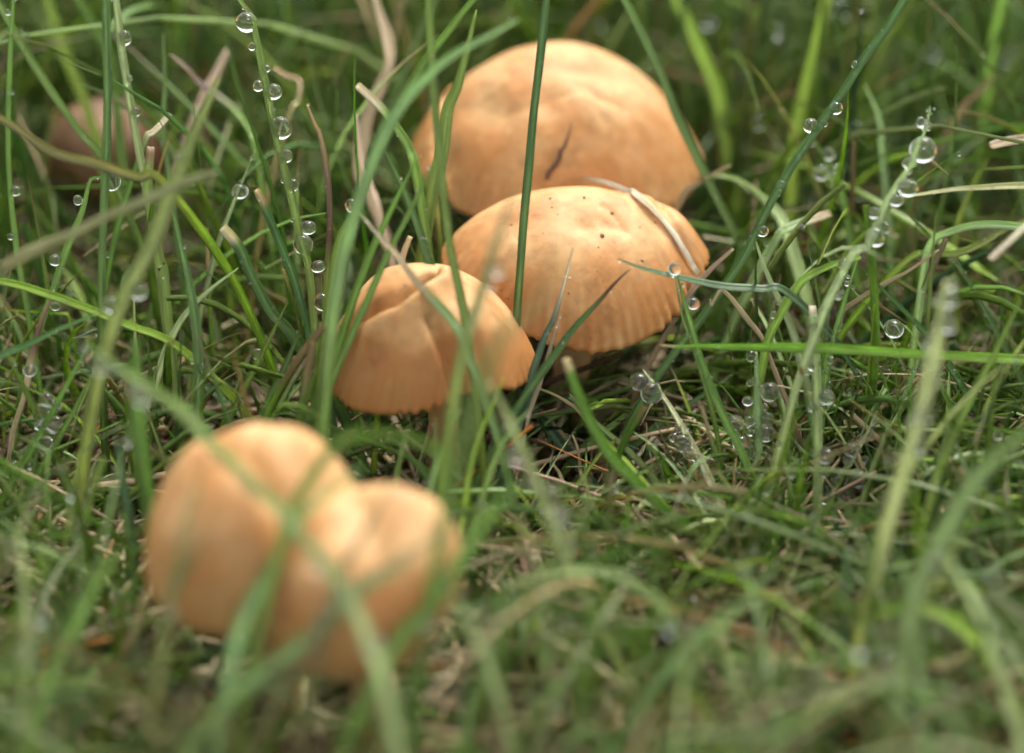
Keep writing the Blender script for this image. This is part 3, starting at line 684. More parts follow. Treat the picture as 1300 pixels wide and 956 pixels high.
S_('hair-thin straw standing below the middle mushroom', 's', 4, 0, 0, '819,535 822,556 826,581 829,613 833,640', tip='point')
H('green blade sloping left under the middle mushroom rim', 'g', 10, .6, .6, '845,470 820,500 800,522 772,545 745,566', tip='point')
H('green blade angled low behind the twin drops', 'd', 10, .9, .8, '930,475 895,500 862,520 835,540 790,580', tip='point')
# --- left middle
S_('upright brown straw stem at the far left', 't', 10, -.1, 0, '68,370 45,438 31,493 17,548 8,600', stops=[(0, 't'), (.2, 'r'), (.3, 's'), (.6, 's'), (.75, 'o'), (1, 't')])
H('bright level blade crossing the left grass', 'y', 10, -.4, -.1, '0,357 52,371 114,393 166,414 205,428 240,452', ext=1.5)
H('blade leaning from lower far left under the level one', 'd', 11, -1.1, -.9, '124,398 69,421 35,438 0,452 -40,472')
H('sharp upright dark blade right of the wide blurred one', 'd', 12, -.4, -.3, '228,305 242,369 250,431 252,490 248,569', ext=.6, key='sharpup')
H('pale pointed blade leaning right in the left middle', 'p', 10, -.2, -.1, '303,340 269,366 235,400 214,438 203,470')
H('dark flat blade lying below the pale pointed one', 'd', 12, 0, 0, '207,459 242,479 286,507 310,532', lie=(1.3, .9), tip='blunt')
H('slim green blade with a drop left of the folded mushroom', 'g', 9, -.2, 0, '366,382 345,424 324,466 300,514', key='slim')
H('dark slim blade left of the folded mushroom', 'd', 10, .2, .2, '386,407 366,455 338,514 325,545')
H('grey-green blade rising right towards the folded mushroom', 'q', 10, 0, 0, '405,463 373,497 345,531 335,550', tip='point')
H('dark diagonal blade crossing the far left dewy patch', 'g', 12, -.8, -.4, '2,436 31,493 55,542 76,593', key='xleft')
H('blade crossing the dark diagonal one at far left', 'g', 11, -.9, -.6, '114,435 83,493 59,538 21,604', key='xright')
H('green blade right of the crossing pair at far left', 'g', 11, -.7, -.5, '119,470 93,524 69,566 41,617 28,645')
H('broad very blurred blade standing in the left middle', 'g', 24, -3, -2.6, '172,430 173,462 176,524 183,593 190,640', tip='blunt')
H('long grey-green blurred blade running down across front left mushroom', 'p', 15, -3, -6.2, '112,440 179,486 235,524 266,562 294,586 328,620 359,648 387,686 422,727 449,768 473,824 488,870', tip='point', key='longgrey')
# --- over the front pair
H('blurred blade arching over between the two front mushrooms', 'g', 14, -5.6, -6.0, '585,612 560,577 518,556 473,551 435,558 408,586 387,620 370,651 355,700 335,770')
H('wide green blurred blade before the gap of the front pair', 'q', 16, -5.6, -6.0, '463,594 428,617 394,648 366,682 339,734 318,768 301,813 288,880')
H('thin olive blurred blade before the right front mushroom', 'v', 11, -6.0, -6.0, '501,608 477,651 453,693 435,725 420,770')
H('slanting blurred blade low before the right front mushroom', 'q', 15, -6.0, -6.2, '520,716 470,744 430,775 373,824 328,856 290,890', key='lowslant')
H('brownish blurred blade level before the right front mushroom', 'v', 13, -6.4, -6.4, '593,656 546,686 491,724 456,744 420,775')
H('green blurred blade along the right side of the front pair', 'g', 19, -5.2, -5.6, '660,610 620,655 577,724 542,775 511,806 480,860')
H('olive blurred blade before the left front mushroom', 'v', 12, -6.4, -6.2, '266,580 246,634 232,686 221,741 210,800')
H('green blurred blade low on the left front mushroom', 'd', 13, -6.0, -6.0, '261,680 235,724 218,768 205,830')
# --- lower left
H('pointed blade entering low at the left edge', 'g', 12, -.3, 0, '57,635 28,614 0,597 -35,580', tip='blunt', key='lowedge')
H('dark upright blade left of the front left mushroom', 'b', 17, -1.8, -1.6, '145,553 159,626 166,685 169,750 172,800')
H('short green blade leaning left of the dark upright one', 'g', 8, 0, .1, '147,623 117,650 93,671 75,690')
H('upper of two level green blades at lower left', 'd', 13, -1.8, -1.8, '160,705 114,716 66,730 45,745')
H('lower of two level green blades at lower left', 'd', 13, -1.8, -1.8, '150,712 104,747 52,778 30,795')
S_('orange straw slanting left of the front left mushroom', 's', 11, 0, 0, '155,658 138,695 117,744 86,795', lie=(.9, .3), stops=[(0, 's'), (.4, 'o'), (1, 's')])
H('green blade lying towards the bottom left corner', 'g', 17, -2.2, -2.4, '38,768 62,813 86,850 100,885')
S_('curved pale straw at the lower left', 's', 12, 0, 0, '72,770 76,816 100,837 121,842 150,832', lie=(.4, .35))
S_('reddish straw slanting over the curved pale one', 'o', 11, 0, 0, '140,762 110,795 83,819 60,850', lie=(.6, .3), stops=[(0, 't'), (.5, 'o'), (1, 'r')])
S_('thick pale straw blurred beside the front left mushroom', 's', 17, -3.6, -3.4, '188,752 169,802 152,833 140,870')
H('blurred blade leaning at the lower left edge', 'g', 21, -5, -4.6, '60,705 38,747 21,788 5,850', tip='blunt')
# --- lower middle
H('long pale blurred blade with drops left of the straws', 'p', 15, -4, -4, '622,485 650,540 677,602 695,647 712,692 729,733 748,772 764,800', key='palefront')
H('clipped green blade crossing the straws from upper left', 'q', 9, -.8, -.9, '736,597 753,640 774,699 795,747 808,790')
S_('short clipped straw leaning over the level straws', 's', 8, 0, 0, '825,658 795,685 767,709', lie=(.75, .35))
S_('upper long level straw below the dark broad blade', 't', 8, 0, 0, '788,672 846,678 888,685 930,693', lie=(.3, .3))
S_('lower long level straw below the dark broad blade', 's', 9, 0, 0, '758,722 819,714 884,709', lie=(.4, .4))
S_('straw leaning down to the clipped green blade', 's', 8, .1, 0, '700,583 715,612 729,640 740,665', tip='blunt')
S_('brown upright straw beside the leaning one', 't', 9, .2, .1, '729,553 739,609 746,678 745,720')
H('blurred pale blade arching low across the middle', 'q', 13, -4.2, -4.2, '640,748 674,733 726,726 781,730 815,750 850,782 865,830')
H('blurred blade lying level near the bottom middle', 'g', 12, -3.6, -3.6, '612,768 698,773 755,790 800,820')
S_('tan stalk standing blurred near the bottom middle', 't', 10, -2.2, -2, '700,758 716,790 720,840')
S_('thick brown stalk blurred near the bottom middle', 't', 14, -3.2, -3, '667,758 668,800 667,850', stops=[(0, 't'), (.5, 'o'), (1, 'r')])
H('pale blurred stub right of the thick brown stalk', 'p', 13, -3.6, -3.4, '676,780 688,816 700,860', tip='cut')
S_('tan straw slanting left of the thick brown stalk', 's', 11, -2.6, -2.4, '662,780 640,810 622,836')
H('blurred blade turning from green to straw at bottom right centre', 'q', 15, -4.4, -4.2, '990,712 965,740 940,768 905,813 868,866', stops=[(0, 'q'), (.4, 'p'), (.7, 's'), (1, 's')])
# --- lower right
S_('long clipped straw slanting under the crusted blade', 's', 10, -.5, -.3, '1138,608 1095,631 1046,654 998,673 957,688 940,696')
H('very wide blurred blade sweeping in from the right edge', 'q', 24, -5.4, -5.2, '1330,520 1300,550 1257,588 1222,633 1198,678 1177,719 1160,761 1150,820', tip='point')
S_('thin straw standing near the right edge', 's', 7, 0, 0, '1303,570 1274,616 1246,661 1236,681')
S_('dark red-brown stick leaning below the thin right straw', 'r', 9, 0, 0, '1238,679 1222,703 1209,726', lie=(.9, .3))
H('dark blade under the crusted blade slanting right', 'd', 10, 0, .1, '1096,556 1115,606 1136,657 1153,713 1160,745', tip='point')
S_('thin straw slanting down right of the large hanging drop', 's', 8, 0, 0, '1064,645 1088,688 1115,730 1136,761', lie=(.95, .25))
H('broad dark blade beside the thin slanting straw', 'd', 16, -.9, -.8, '1064,632 1102,682 1129,730 1150,765')
H('narrow green blade right of the broad dark one', 'g', 8, -.2, -.1, '1096,635 1122,678 1146,719 1156,745')
S_('pale straw crossing left under the broad dark blade', 's', 12, 0, 0, '1128,655 1084,692 1064,723 1050,750', lie=(.8, .3))
S_('pinkish straw lying level below the crusted blade', 't', 9, 0, 0, '1170,643 1140,650 1118,668 1098,690', lie=(.9, .5), stops=[(0, 's'), (1, 'r')])
H('straw-green blade near the right edge', 'v', 14, -.6, -.6, '1250,664 1275,680 1300,697 1330,720', tip='blunt')
H('green blade slanting below the straw-green one', 'g', 11, -1, -1, '1251,685 1274,719 1300,754 1320,790', tip='point')
H('tan-green blurred blade at the lower right edge', 'v', 18, -3.2, -3, '1203,730 1257,757 1300,785 1340,815', tip='blunt')
H('bright blurred blade level near the lower right corner', 'y', 13, -2.8, -2.6, '1273,776 1222,799 1171,806 1130,815')
H('dark bluish blade below the long clipped straw', 'b', 12, -1.2, -1.2, '1049,615 1060,661 1067,713 1068,760')
H('bright green stub at the lower right centre', 'g', 10, -1.6, -1.6, '980,742 991,788 1001,830')
H('dark upright blade at the lower right centre', 'b', 17, -1.5, -1.6, '1017,728 1012,782 1008,826', tip='blunt')
H('pale level blade low beneath the hanging drop', 'q', 10, -1.9, -1.9, '1070,764 1100,764 1138,764 1160,772', tip='blunt')
H('green blade leaning behind the wide sweeping one', 'q', 12, -1.4, -1.6, '1200,535 1222,585 1240,640 1246,690')
S_('tan straw upright left of the wide sweeping blade', 's', 11, -.6, -.5, '1160,592 1172,625 1184,657 1192,690')
H('pale looped blade below the drop clusters', 'p', 9, -1.2, -1.1, '968,602 960,618 965,630 977,642 995,671 1012,713 1020,745', tip='blunt', key='looped')
H('pale dewy blade at the right edge near the lower drops', 'q', 10, -.3, -.3, '1278,645 1286,672 1294,700 1310,730', key='rightedge')
H('green blade below the wide pale blurred one at right', 'g', 9, -.2, 0, '1186,470 1200,505 1222,540 1250,580', tip='point')
H('pale blurred blade leaning left over the bottom edge between brown stalk and clipped straws', 'p', 14, -4.6, -4.8, '806,722 782,760 755,800 729,845', tip='point')
H('pale blurred blade standing below the long clipped straw', 'p', 13, -4.4, -4.6, '945,712 958,765 970,820 980,870', tip='point')
H('blurred grey-green blade slanting up from the bottom edge, right of centre', 'q', 14, -4.8, -5, '926,768 885,812 842,858', tip='point')
H('blue-green blurred blade standing under the large hanging drop', 'b', 13, -3.4, -3.6, '1075,700 1073,760 1070,820 1066,870', tip='blunt')
H('pale blurred blade curving down right of the large hanging drop', 'q', 14, -4.6, -4.8, '1136,690 1152,745 1164,800 1170,870', tip='point')
H('bright blurred blade arching low across the bottom right', 'y', 15, -4.2, -4.6, '1080,800 1130,775 1190,780 1240,815 1275,870', tip='point')
H('pale blurred blade leaning left in the bottom right corner', 'p', 15, -5.2, -5.6, '1190,690 1222,740 1252,800 1275,870', tip='point')
H('blurred green blade leaning right out of the bottom middle', 'g', 13, -4.4, -4.6, '700,700 672,750 640,810 615,870', tip='point')
H('blurred pale blade leaning left out of the bottom middle', 'q', 12, -4.6, -4.8, '560,730 590,780 615,830 630,880', tip='point')
H('blurred green blade sweeping over the bottom left corner', 'g', 16, -5, -5.4, '150,700 118,752 85,815 60,880', tip='point')
H('pale blurred blade standing at the bottom left edge', 'p', 14, -4.8, -5, '22,668 30,730 34,800 30,870', tip='point')
H('long thin blade rising above the crusted one at right', 'q', 10, .3, .2, '1172,440 1150,500 1120,560 1090,620 1075,660', tip='point')
H('soft green blade leaning across the far right middle', 'g', 12, -1.6, -1.8, '1296,380 1262,450 1225,520 1195,590 1180,640', tip='point')
H('slim blade slanting left in the far right middle', 'd', 9, .8, .6, '1215,330 1245,385 1275,440 1300,490', tip='point')
H('first slim blade before the stem of the folded mushroom', 'g', 9, -1.9, -2, '520,540 512,565 505,595 502,630', tip='point')
H('pale blade leaning right before the stem of the folded mushroom', 'q', 10, -2, -2.1, '585,520 570,550 556,585 545,625', tip='point')
H('dark blade leaning left before the stem of the folded mushroom', 'd', 10, -1.8, -2, '488,548 512,572 538,600 560,640', tip='point')
H('bright blade rising right of the stem of the folded mushroom', 'y', 9, -1.9, -2, '640,478 625,515 608,555 596,600 590,640', tip='point')
H('green blade fanning right below the folded mushroom rim', 'g', 10, -1.8, -2, '672,520 650,545 632,575 618,615', tip='point')
H('short upright blade under the folded mushroom front edge', 'd', 9, -1.7, -1.8, '552,530 553,560 550,595 548,625', tip='point')
# ------------------------------------------------------------------ the turf that nobody could count
KEEP = [(820, 490, 24, 0), (1029, 159, 16, 0), (1061, 137, 14, 0), (1172, 190, 24, -.8), (1153, 238, 22, -.8), (1112, 300, 20, -.8), (313, 28, 20, 0), (348, 116, 20, 0), (357, 162, 20, 0),
        (1134, 417, 20, 0), (950, 510, 28, -.3), (950, 550, 34, -.3), (1080, 575, 24, -.4), (1085, 608, 28, -.4), (880, 385, 16, -.3), (723, 340, 16, -.5), (770, 375, 26, -.7), (860, 560, 20, -.5), (57, 530, 26, -.6), (305, 243, 16, .8)]
CAPS = list(caps.items())
def inside_poly(px, py, poly):
    n = len(poly); ins = np.zeros(px.shape, dtype=bool)
    for a in range(n):
        x0, y0 = poly[a]; x1, y1 = poly[(a + 1) % n]
        c = ((y0 > py) != (y1 > py)) & (px < (x1 - x0) * (py - y0) / ((y1 - y0) if y1 != y0 else 1e-9) + x0)
        ins ^= c
    return ins

def grow(n, xr, yr, hgen, lean_gen, seed, S=9):
    g = np.random.default_rng(seed)
    x = g.uniform(*xr, n); y = g.uniform(*yr, n)
    # tufts: pull roots together a little
    x += 0.35 * np.sin(x * 2.1 + y * 1.3); y += 0.35 * np.sin(y * 2.4 - x)
    h = hgen(g, x, y); az = g.uniform(0, 2 * math.pi, n); ln = lean_gen(g, n)
    s = np.linspace(0, 1, S)[None]
    hor = h[:, None] * ln[:, None] * s ** (1.0 + 0.7 * g.random(n))[:, None]
    drop = 1 - 0.55 * np.minimum(ln, 1.3)[:, None] * s ** 1.6
    z = h[:, None] * s * drop - 0.15 + ground_z(x, y)[:, None]
    bend = g.normal(0, .08, n)[:, None] * h[:, None] * np.sin(s * math.pi)
    X = x[:, None] + hor * np.cos(az)[:, None] - bend * np.sin(az)[:, None]
    Y = y[:, None] + hor * np.sin(az)[:, None] + bend * np.cos(az)[:, None]
    # some blades are snapped over part way up
    kink = g.random(n) < .16; sb = g.uniform(.45, .8, n); az2 = az + g.normal(0, 1.0, n); sl = g.uniform(-.9, .25, n)
    ib = np.clip((sb * (S - 1)).astype(int), 1, S - 2); ar = np.arange(n)
    after = np.maximum(np.arange(S)[None] - ib[:, None], 0) / (S - 1) * h[:, None]
    m = kink[:, None] & (np.arange(S)[None] > ib[:, None])
    X = np.where(m, X[ar, ib][:, None] + np.cos(az2)[:, None] * after * .9, X); Y = np.where(m, Y[ar, ib][:, None] + np.sin(az2)[:, None] * after * .9, Y)
    z = np.where(m, np.maximum(z[ar, ib][:, None] + sl[:, None] * after, .02), z)
    return np.stack([X, Y, z], -1), g, az, h

def admissible(C, low):
    """keep blades out of the caps and away from the open view on them"""
    px, py, dz = project(C)
    ok = np.ones(len(C), dtype=bool)
    for key, c in CAPS:
        poly = CAP_POLY.get(key)
        ctr = np.array(c['c']); R = max(c['R'])
        d2 = np.hypot(C[..., 0] - ctr[0], C[..., 1] - ctr[1])
        ok &= ~((d2 < R * 0.97) & (C[..., 2] > ctr[2] - 0.35) & (C[..., 2] < ctr[2] + c['H'] + .3)).any(1)
        if poly is not None:
            ok &= ~(inside_poly(px, py, poly) & (dz < project(ctr)[2] + 0.3)).any(1)
    for (kx, ky, kr, kz) in KEEP:
        ok &= ~((np.hypot(px - kx, py - ky) < kr) & (dz < kz)).any(1)
    root_dz = dz[:, 0]
    ytop = py.min(1)
    lim = low(px.mean(1), root_dz)
    ok &= ytop > lim + (np.random.default_rng(31).normal(0, 45, len(C)) if abs(lim).max() < 900 else 0)
    # the open straw floor right of the folded mushroom
    rx, ry = px[:, 0], py[:, 0]
    floor = (rx > 640) & (rx < 940) & (ry > 540) & (ry < 740) & (np.abs(root_dz + .2) < 2.4)
    ok &= ~(floor & (np.random.default_rng(77).random(len(C)) < .72))
    return ok, px, py, dz

def blades_to_mesh(name, C, g, width, pal, mat, straw=False, tips=0.35):
    n, S, _ = C.shape
    T = unit(np.gradient(C, axis=1))
    view = unit(CAMPOS - C)
    rz = g.uniform(0, 2 * math.pi, n)
    facing = np.stack([np.cos(rz), np.sin(rz), np.zeros(n)], -1)[:, None, :] * 0.9 + view * 0.7
    Sd = unit(np.cross(T, facing)); Nn = np.cross(Sd, T)
    v = np.linspace(0, 1, S)
    prof = (1 - v ** 2.6) * .95 + .05
    cut = g.random(n) < 0.22
    pr = np.where(cut[:, None], (1 - 0.25 * v ** 3)[None], prof[None])
    hw = 0.5 * width[:, None] * pr
    if straw: offs = ((-1, 0.0), (0, .8), (1, 0.0), (0, -.8))
    else: offs = ((-1, .28), (0, -.05), (1, .28), (0, -.22))
    k = 4
    V = np.stack([C + Sd * (hw * a)[..., None] + Nn * (hw * b)[..., None] for a, b in offs], 2)       # n,S,k,3
    base = np.arange(n)[:, None, None] * S * k + np.arange(S - 1)[None, :, None] * k
    j = np.arange(k)[None, None]; j2 = (j + 1) % k
    F = np.stack([base + j, base + j2, base + k + j2, base + k + j], -1).reshape(-1, 4)
    pidx = g.choice(len(pal), n, p=[p for _, p in pal])
    basec = np.array([TINT[c] for c, _ in pal])[pidx] * g.uniform(.75, 1.25, (n, 1)) * g.uniform(.9, 1.1, (n, 3))
    colr = np.repeat(basec[:, None], S, 1)
    dry = (g.random(n) < tips)[:, None] & (v[None] > g.uniform(.72, .97, n)[:, None])
    tipc = np.array(TINT['s'])[None] * g.uniform(.5, 1.1, (n, 1))
    colr = np.where(dry[..., None], tipc[:, None], colr)
    root = np.clip(1 - v / .22, 0, 1)[None, :, None] * g.uniform(0, .7, (n, 1, 1))
    colr = colr * (1 - root) + np.array((.22, .17, .08)) * root
    colr = np.repeat(colr[:, :, None], k, 2).reshape(-1, 3)
    L = np.linalg.norm(np.diff(C, axis=1), axis=2).sum(1)
    al = np.stack([np.broadcast_to(np.array([0, .5, 1, .5]), (n, S, k)), np.broadcast_to((v[None] * L[:, None])[..., None], (n, S, k)),
                   np.broadcast_to(g.uniform(0, 50, n)[:, None, None], (n, S, k))], -1).reshape(-1, 3)
    me = mesh_from(name, V.reshape(-1, 3), F, mat, cols_fix(colr), al)
    return link(name, me)

def h_core(g, x, y):
    f = np.clip((y + 1) / 9, 0, 1)                      # longer further back
    return g.gamma(6, 1 / 6, len(x)) * (2.3 + 2.3 * f)
def lim_core(px, rdz):
    # how high up the picture a nearer blade may reach
    lim = np.full(px.shape, -400.0)
    lim = np.where(rdz < 2.2, np.where(px < 400, 270, np.where(px < 900, 420, 180)), lim)
    lim = np.where(rdz < .6, np.where(px < 400, 350, np.where(px < 700, 520, np.where(px < 900, 440, 340))), lim)
    lim = np.where(rdz < -1.0, np.where(px < 180, 500, np.where(px > 900, 480, 620)), lim)
    lim = np.where(rdz < -2.2, np.where(px < 180, 590, np.where(px > 900, 570, 660)), lim)
    return lim

PAL = [('g', .40), ('d', .17), ('y', .13), ('q', .14), ('p', .06), ('v', .07), ('b', .03)]
PALN = [('g', .36), ('q', .26), ('p', .14), ('y', .14), ('v', .10)]
C, g, az, h = grow(9800, (-13, 13), (-4.5, 22), h_core, lambda g, n: np.abs(g.normal(.45, .4, n)), 3)
ok, px, py, dz = admissible(C, lim_core)
C1 = C[ok]
grass_o = blades_to_mesh('grass', C1, g, g.uniform(.065, .155, len(C1)), PAL, M_LEAF)
tag(grass_o, 'thick green lawn grass growing round the mushrooms', kind='stuff')
C, g, az, h = grow(900, (1.2, 9), (-3.2, 3.5), lambda g, x, y: g.uniform(1.6, 3.6, len(x)), lambda g, n: np.abs(g.normal(.22, .2, n)), 14)
ok, px, py, dz = admissible(C, lambda p, r: np.where(p < 900, 520, 400) + 0.0)
Cn = C[ok]
tag(blades_to_mesh('fine_grass', Cn, g, g.uniform(.05, .095, len(Cn)), [('g', .4), ('q', .3), ('d', .2), ('y', .1)], M_LEAF), 'fine upright grass in the dewy patch on the right', kind='stuff')
C, g, az, h = grow(620, (.2, 9), (-4.2, 3), lambda g, x, y: g.uniform(2.6, 5.5, len(x)), lambda g, n: g.uniform(.5, 1.5, n), 15)
ok, px, py, dz = admissible(C, lambda p, r: np.where(p < 900, 540, 430) + 0.0)
Cx = C[ok]
tag(blades_to_mesh('long_grass', Cx, g, g.uniform(.055, .105, len(Cx)), [('g', .34), ('q', .28), ('p', .1), ('y', .16), ('s', .12)], M_LEAF), 'long thin grass blades crossing at many angles on the right', kind='stuff')
# short undergrowth, denser
C, g, az, h = grow(1500, (-12, 12), (-3, 16), lambda g, x, y: g.uniform(.5, 1.7, len(x)), lambda g, n: np.abs(g.normal(.7, .5, n)), 4, S=6)
ok, px, py, dz = admissible(C, lambda p, r: np.full(p.shape, -999.0))
Cu = C[ok]
tag(blades_to_mesh('undergrowth', Cu, g, g.uniform(.05, .12, len(Cu)), [('g', .4), ('d', .3), ('v', .15), ('y', .15)], M_LEAF), 'short green undergrowth at the foot of the lawn grass', kind='stuff')
# foreground fuzz below the picture's lower edge
C, g, az, h = grow(1500, (-9, 9), (-12, -3.0), lambda g, x, y: g.uniform(2.4, 6.0, len(x)), lambda g, n: np.abs(g.normal(.55, .4, n)), 5)
ok, px, py, dz = admissible(C, lambda p, r: np.where(p < 180, 570, np.where(p > 1000, 540, np.where(p > 600, 590, 730))) + np.random.default_rng(5).uniform(-90, 110, p.shape))
ok &= np.random.default_rng(6).random(len(ok)) < .8
Cf = C[ok]
tag(blades_to_mesh('near_grass', Cf, g, g.uniform(.055, .115, len(Cf)), PALN, M_LEAF), 'near lawn grass blurred along the lower edge', kind='stuff')
# surrounding turf, seen only from elsewhere
C, g, az, h = grow(15000, (-70, 70), (-24, 110), lambda g, x, y: g.uniform(2, 5.5, len(x)), lambda g, n: np.abs(g.normal(.45, .4, n)), 6, S=6)
out = ~((np.abs(C[:, 0, 0]) < 12.5) & (C[:, 0, 1] > -12) & (C[:, 0, 1] < 21.5)) & (np.linalg.norm(C[:, 0] - CAMPOS, axis=1) > 12)
p_, q_, d_ = project(C); out &= ~((d_ < -6) & (p_ > -250) & (p_ < 1550) & (q_ > -250) & (q_ < 1100)).any(1)
Co = C[out]
tag(blades_to_mesh('lawn', Co, g, g.uniform(.12, .3, len(Co)), PAL, M_LEAF), 'lawn grass stretching away behind and to both sides', kind='stuff')
# dead straw lying as thatch
n = 6500; g = np.random.default_rng(8)
x = g.uniform(-12, 12, n); y = g.uniform(-6, 18, n); L = g.uniform(.8, 4.5, n); a = g.uniform(0, 2 * math.pi, n); S = 6
t = np.linspace(-.5, .5, S)[None]
cur = g.normal(0, .35, n)[:, None]
X = x[:, None] + np.cos(a)[:, None] * t * L[:, None] - np.sin(a)[:, None] * cur * t * t * L[:, None]
Y = y[:, None] + np.sin(a)[:, None] * t * L[:, None] + np.cos(a)[:, None] * cur * t * t * L[:, None]
Z = g.uniform(.02, .9, n)[:, None] + g.normal(0, .3, n)[:, None] * t * L[:, None] - 0.06
Cs = np.stack([X, Y, np.maximum(Z, -.15)], -1)
ok, *_ = admissible(Cs, lambda p, r: np.full(p.shape, -999.0)); Cs = Cs[ok]
tag(blades_to_mesh('thatch', Cs, g, g.uniform(.045, .12, len(Cs)), [('s', .42), ('t', .30), ('r', .16), ('o', .04), ('v', .08)], M_STRAW, straw=True, tips=0), 'dry tan and brown straw lying as thatch on the soil', kind='stuff')
# moss: tiny leaflets
n = 16000; g = np.random.default_rng(9)
x = g.uniform(-10, 10, n); y = g.uniform(-5, 12, n)
keep = smooth_noise(x * .8 + 3, y * .8) > -.1; x, y = x[keep], y[keep]; n = len(x)
b = np.stack([x, y, ground_z(x, y) + g.uniform(0, .22, n)], -1)
d1 = unit(g.normal(0, 1, (n, 3)) + np.array([0, 0, .8])) * g.uniform(.05, .13, (n, 1)); d2 = unit(np.cross(d1, g.normal(0, 1, (n, 3)))) * g.uniform(.012, .03, (n, 1))
V = np.stack([b, b + d1 * .5 + d2, b + d1, b + d1 * .5 - d2], 1).reshape(-1, 3)
cm_ = np.repeat(np.array([.05, .10, .018]) * g.uniform(.5, 1.6, (n, 1)) * g.uniform(.8, 1.2, (n, 3)), 4, axis=0)
tag(link('moss', mesh_from('moss', V, np.arange(n * 4).reshape(-1, 4), M_LEAF, cm_, np.zeros((n * 4, 3)))), 'tiny green moss leaflets on the damp soil', kind='stuff')

# ------------------------------------------------------------------ dew
def drop_mesh(name, seed, squash):
    r = random.Random(seed)
    bm = bmesh.new(); bmesh.ops.create_icosphere(bm, subdivisions=4, radius=CM)
    a1, a2, p1 = r.uniform(.02, .05), r.uniform(.01, .03), r.uniform(0, 6)
    for v in bm.verts:
        d = v.co.normalized()
        v.co *= 1 + a1 * math.sin(2.1 * d.x + p1) - squash * d.z * d.z * .5 - a2 * d.z
    for f in bm.faces: f.smooth = True
    me = bpy.data.meshes.new(name); bm.to_mesh(me); bm.free(); me.materials.append(M_WATER)
    return me
DROPS = [drop_mesh('dew_drop', 40 + k, (.0, .08, .14)[k % 3]) for k in range(5)]
NTH = ['topmost', 'second', 'third', 'fourth', 'fifth', 'sixth', 'seventh', 'eighth', 'ninth', 'tenth', 'eleventh', 'twelfth', 'thirteenth', 'fourteenth', 'fifteenth', 'sixteenth', 'seventeenth', 'eighteenth', 'nineteenth', 'twentieth', 'lowest but two', 'lowest but one', 'lowest']
ndrop = [0]
first_drop = [None]
def put_drop(q, r, label, group):
    k = ndrop[0]; ndrop[0] += 1
    if first_drop[0] is None:
        o = first_drop[0] = bpy.data.objects.new('dew_drop', DROPS[0])
    else:
        o = first_drop[0].copy(); o.data = DROPS[k % 5]
    col.objects.link(o)
    o.location = Vector(q * CM); o.scale = (r * rnd.uniform(.9, 1.05), r * rnd.uniform(.9, 1.05), r * rnd.uniform(.84, 1.14))
    o.rotation_euler = (rnd.uniform(-.3, .3), rnd.uniform(-.3, .3), rnd.uniform(0, 6))
    return tag(o, label, 'dew drop', group)

def extra(key, n, r0, r1, seed, ymax=900):
    """more small drops along a blade, clustered on its two edges"""
    bx, by, bz = project(HERO[key]); r = random.Random(seed); out = ''
    ks = [k for k in range(len(bx) - 4) if 0 < by[k] < ymax]
    for _ in range(n):
        k = r.choice(ks); rad = r0 + (r1 - r0) * r.random() ** 2
        out += f' {bx[k] + r.choice((-1, 1)) * (rad * .8 + r.uniform(1, 3)):.1f},{by[k] + r.uniform(-3, 3):.1f},{rad:.1f}'
    return out

def beads(key, where, drops):
    """drops given as pixels with radius; they sit at the depth of the blade that carries them"""
    C = HERO[key]; bx, by, bz = project(C)
    ds = sorted((float(q) for q in a.split(',')) for a in drops.split()) if False else [tuple(float(q) for q in a.split(',')) for a in drops.split()]
    ds.sort(key=lambda d: d[1])
    nd = len(ds)
    for i, (x, y, r) in enumerate(ds):
        k = int(np.argmin((bx - x) ** 2 + (by - y) ** 2))
        dist = math.hypot(bx[k] - x, by[k] - y)
        s = (D0 + bz[k]) / D0
        if dist > r + 4 and key not in ('cluster', 'crusted', 'twins', 'xleft'):
            f = (r + 2) / dist
            x, y = bx[k] + (x - bx[k]) * f, by[k] + (y - by[k]) * f
        q = P(x, y, bz[k] - rnd.uniform(0.2, .55) * r * 0.01)
        size = 'tiny' if r < 5.5 else 'small' if r < 8.5 else 'round' if r < 12.5 else 'large'
        lab = f'{size} dew drop, ' + ('the only one' if nd == 1 else f'{NTH[i]} from the top' if i else 'the topmost') + f', on {where}'
        put_drop(q, r * 0.01 * s * 1.04, ' '.join(lab.split()[:16]), 'dew drops hanging on grass blades')

beads('beaded', 'the tall beaded blade', '313,28,14 320,59,5 338,87,5.5 328,109,7 348,116,11 357,162,13.5 363,198,8.5 372,235,7.5 385,310,12 397,287,10 404,338,9 410,383,11' + extra('beaded', 4, 2, 4, 46, 440))
beads('farleft', 'the thin upright blade at far left', '20,242,7 14,300,5' + extra('farleft', 3, 2, 4, 52, 380))
beads('flatbeads', 'the blade above the old brown mushroom', '158,48,9 164,99,4.5 172,142,6')
beads('loosedrop', 'the thin pale blade at upper left', '305,243,10.5')
beads('bent', 'the bent blade at far left', '99,254,6 147,232,12 79,393,7 70,330,8')
beads('wideleft', 'the wide blurred blade at left', '229,198,7 183,372,11 128,381,11')
beads('xleft', 'the dark diagonal blade at far left', '46,555,6.5 57,523,11 60,508,10 72,536,7 66,563,6 33,576,8 38,470,8' + extra('xleft', 5, 3, 8, 40, 600))
beads('xright', 'the second crossing blade at far left', '62,623,11 90,560,8 84,582,9 12,586,6 45,600,5' + extra('xright', 5, 3, 8, 47, 620))
beads('sharpup', 'the sharp upright dark blade at left', '257,467,7 225,460,5')
beads('slim', 'the slim blade left of the folded mushroom', '327,449,7.5')
beads('slant', 'the long blade slanting to the folded mushroom', '446,261,8')
beads('olive', 'the blurred olive blade over the middle mushroom', '632,343,9 627,366,7')
beads('level', 'the dark level blade at the middle mushroom', '857,341,8.5')
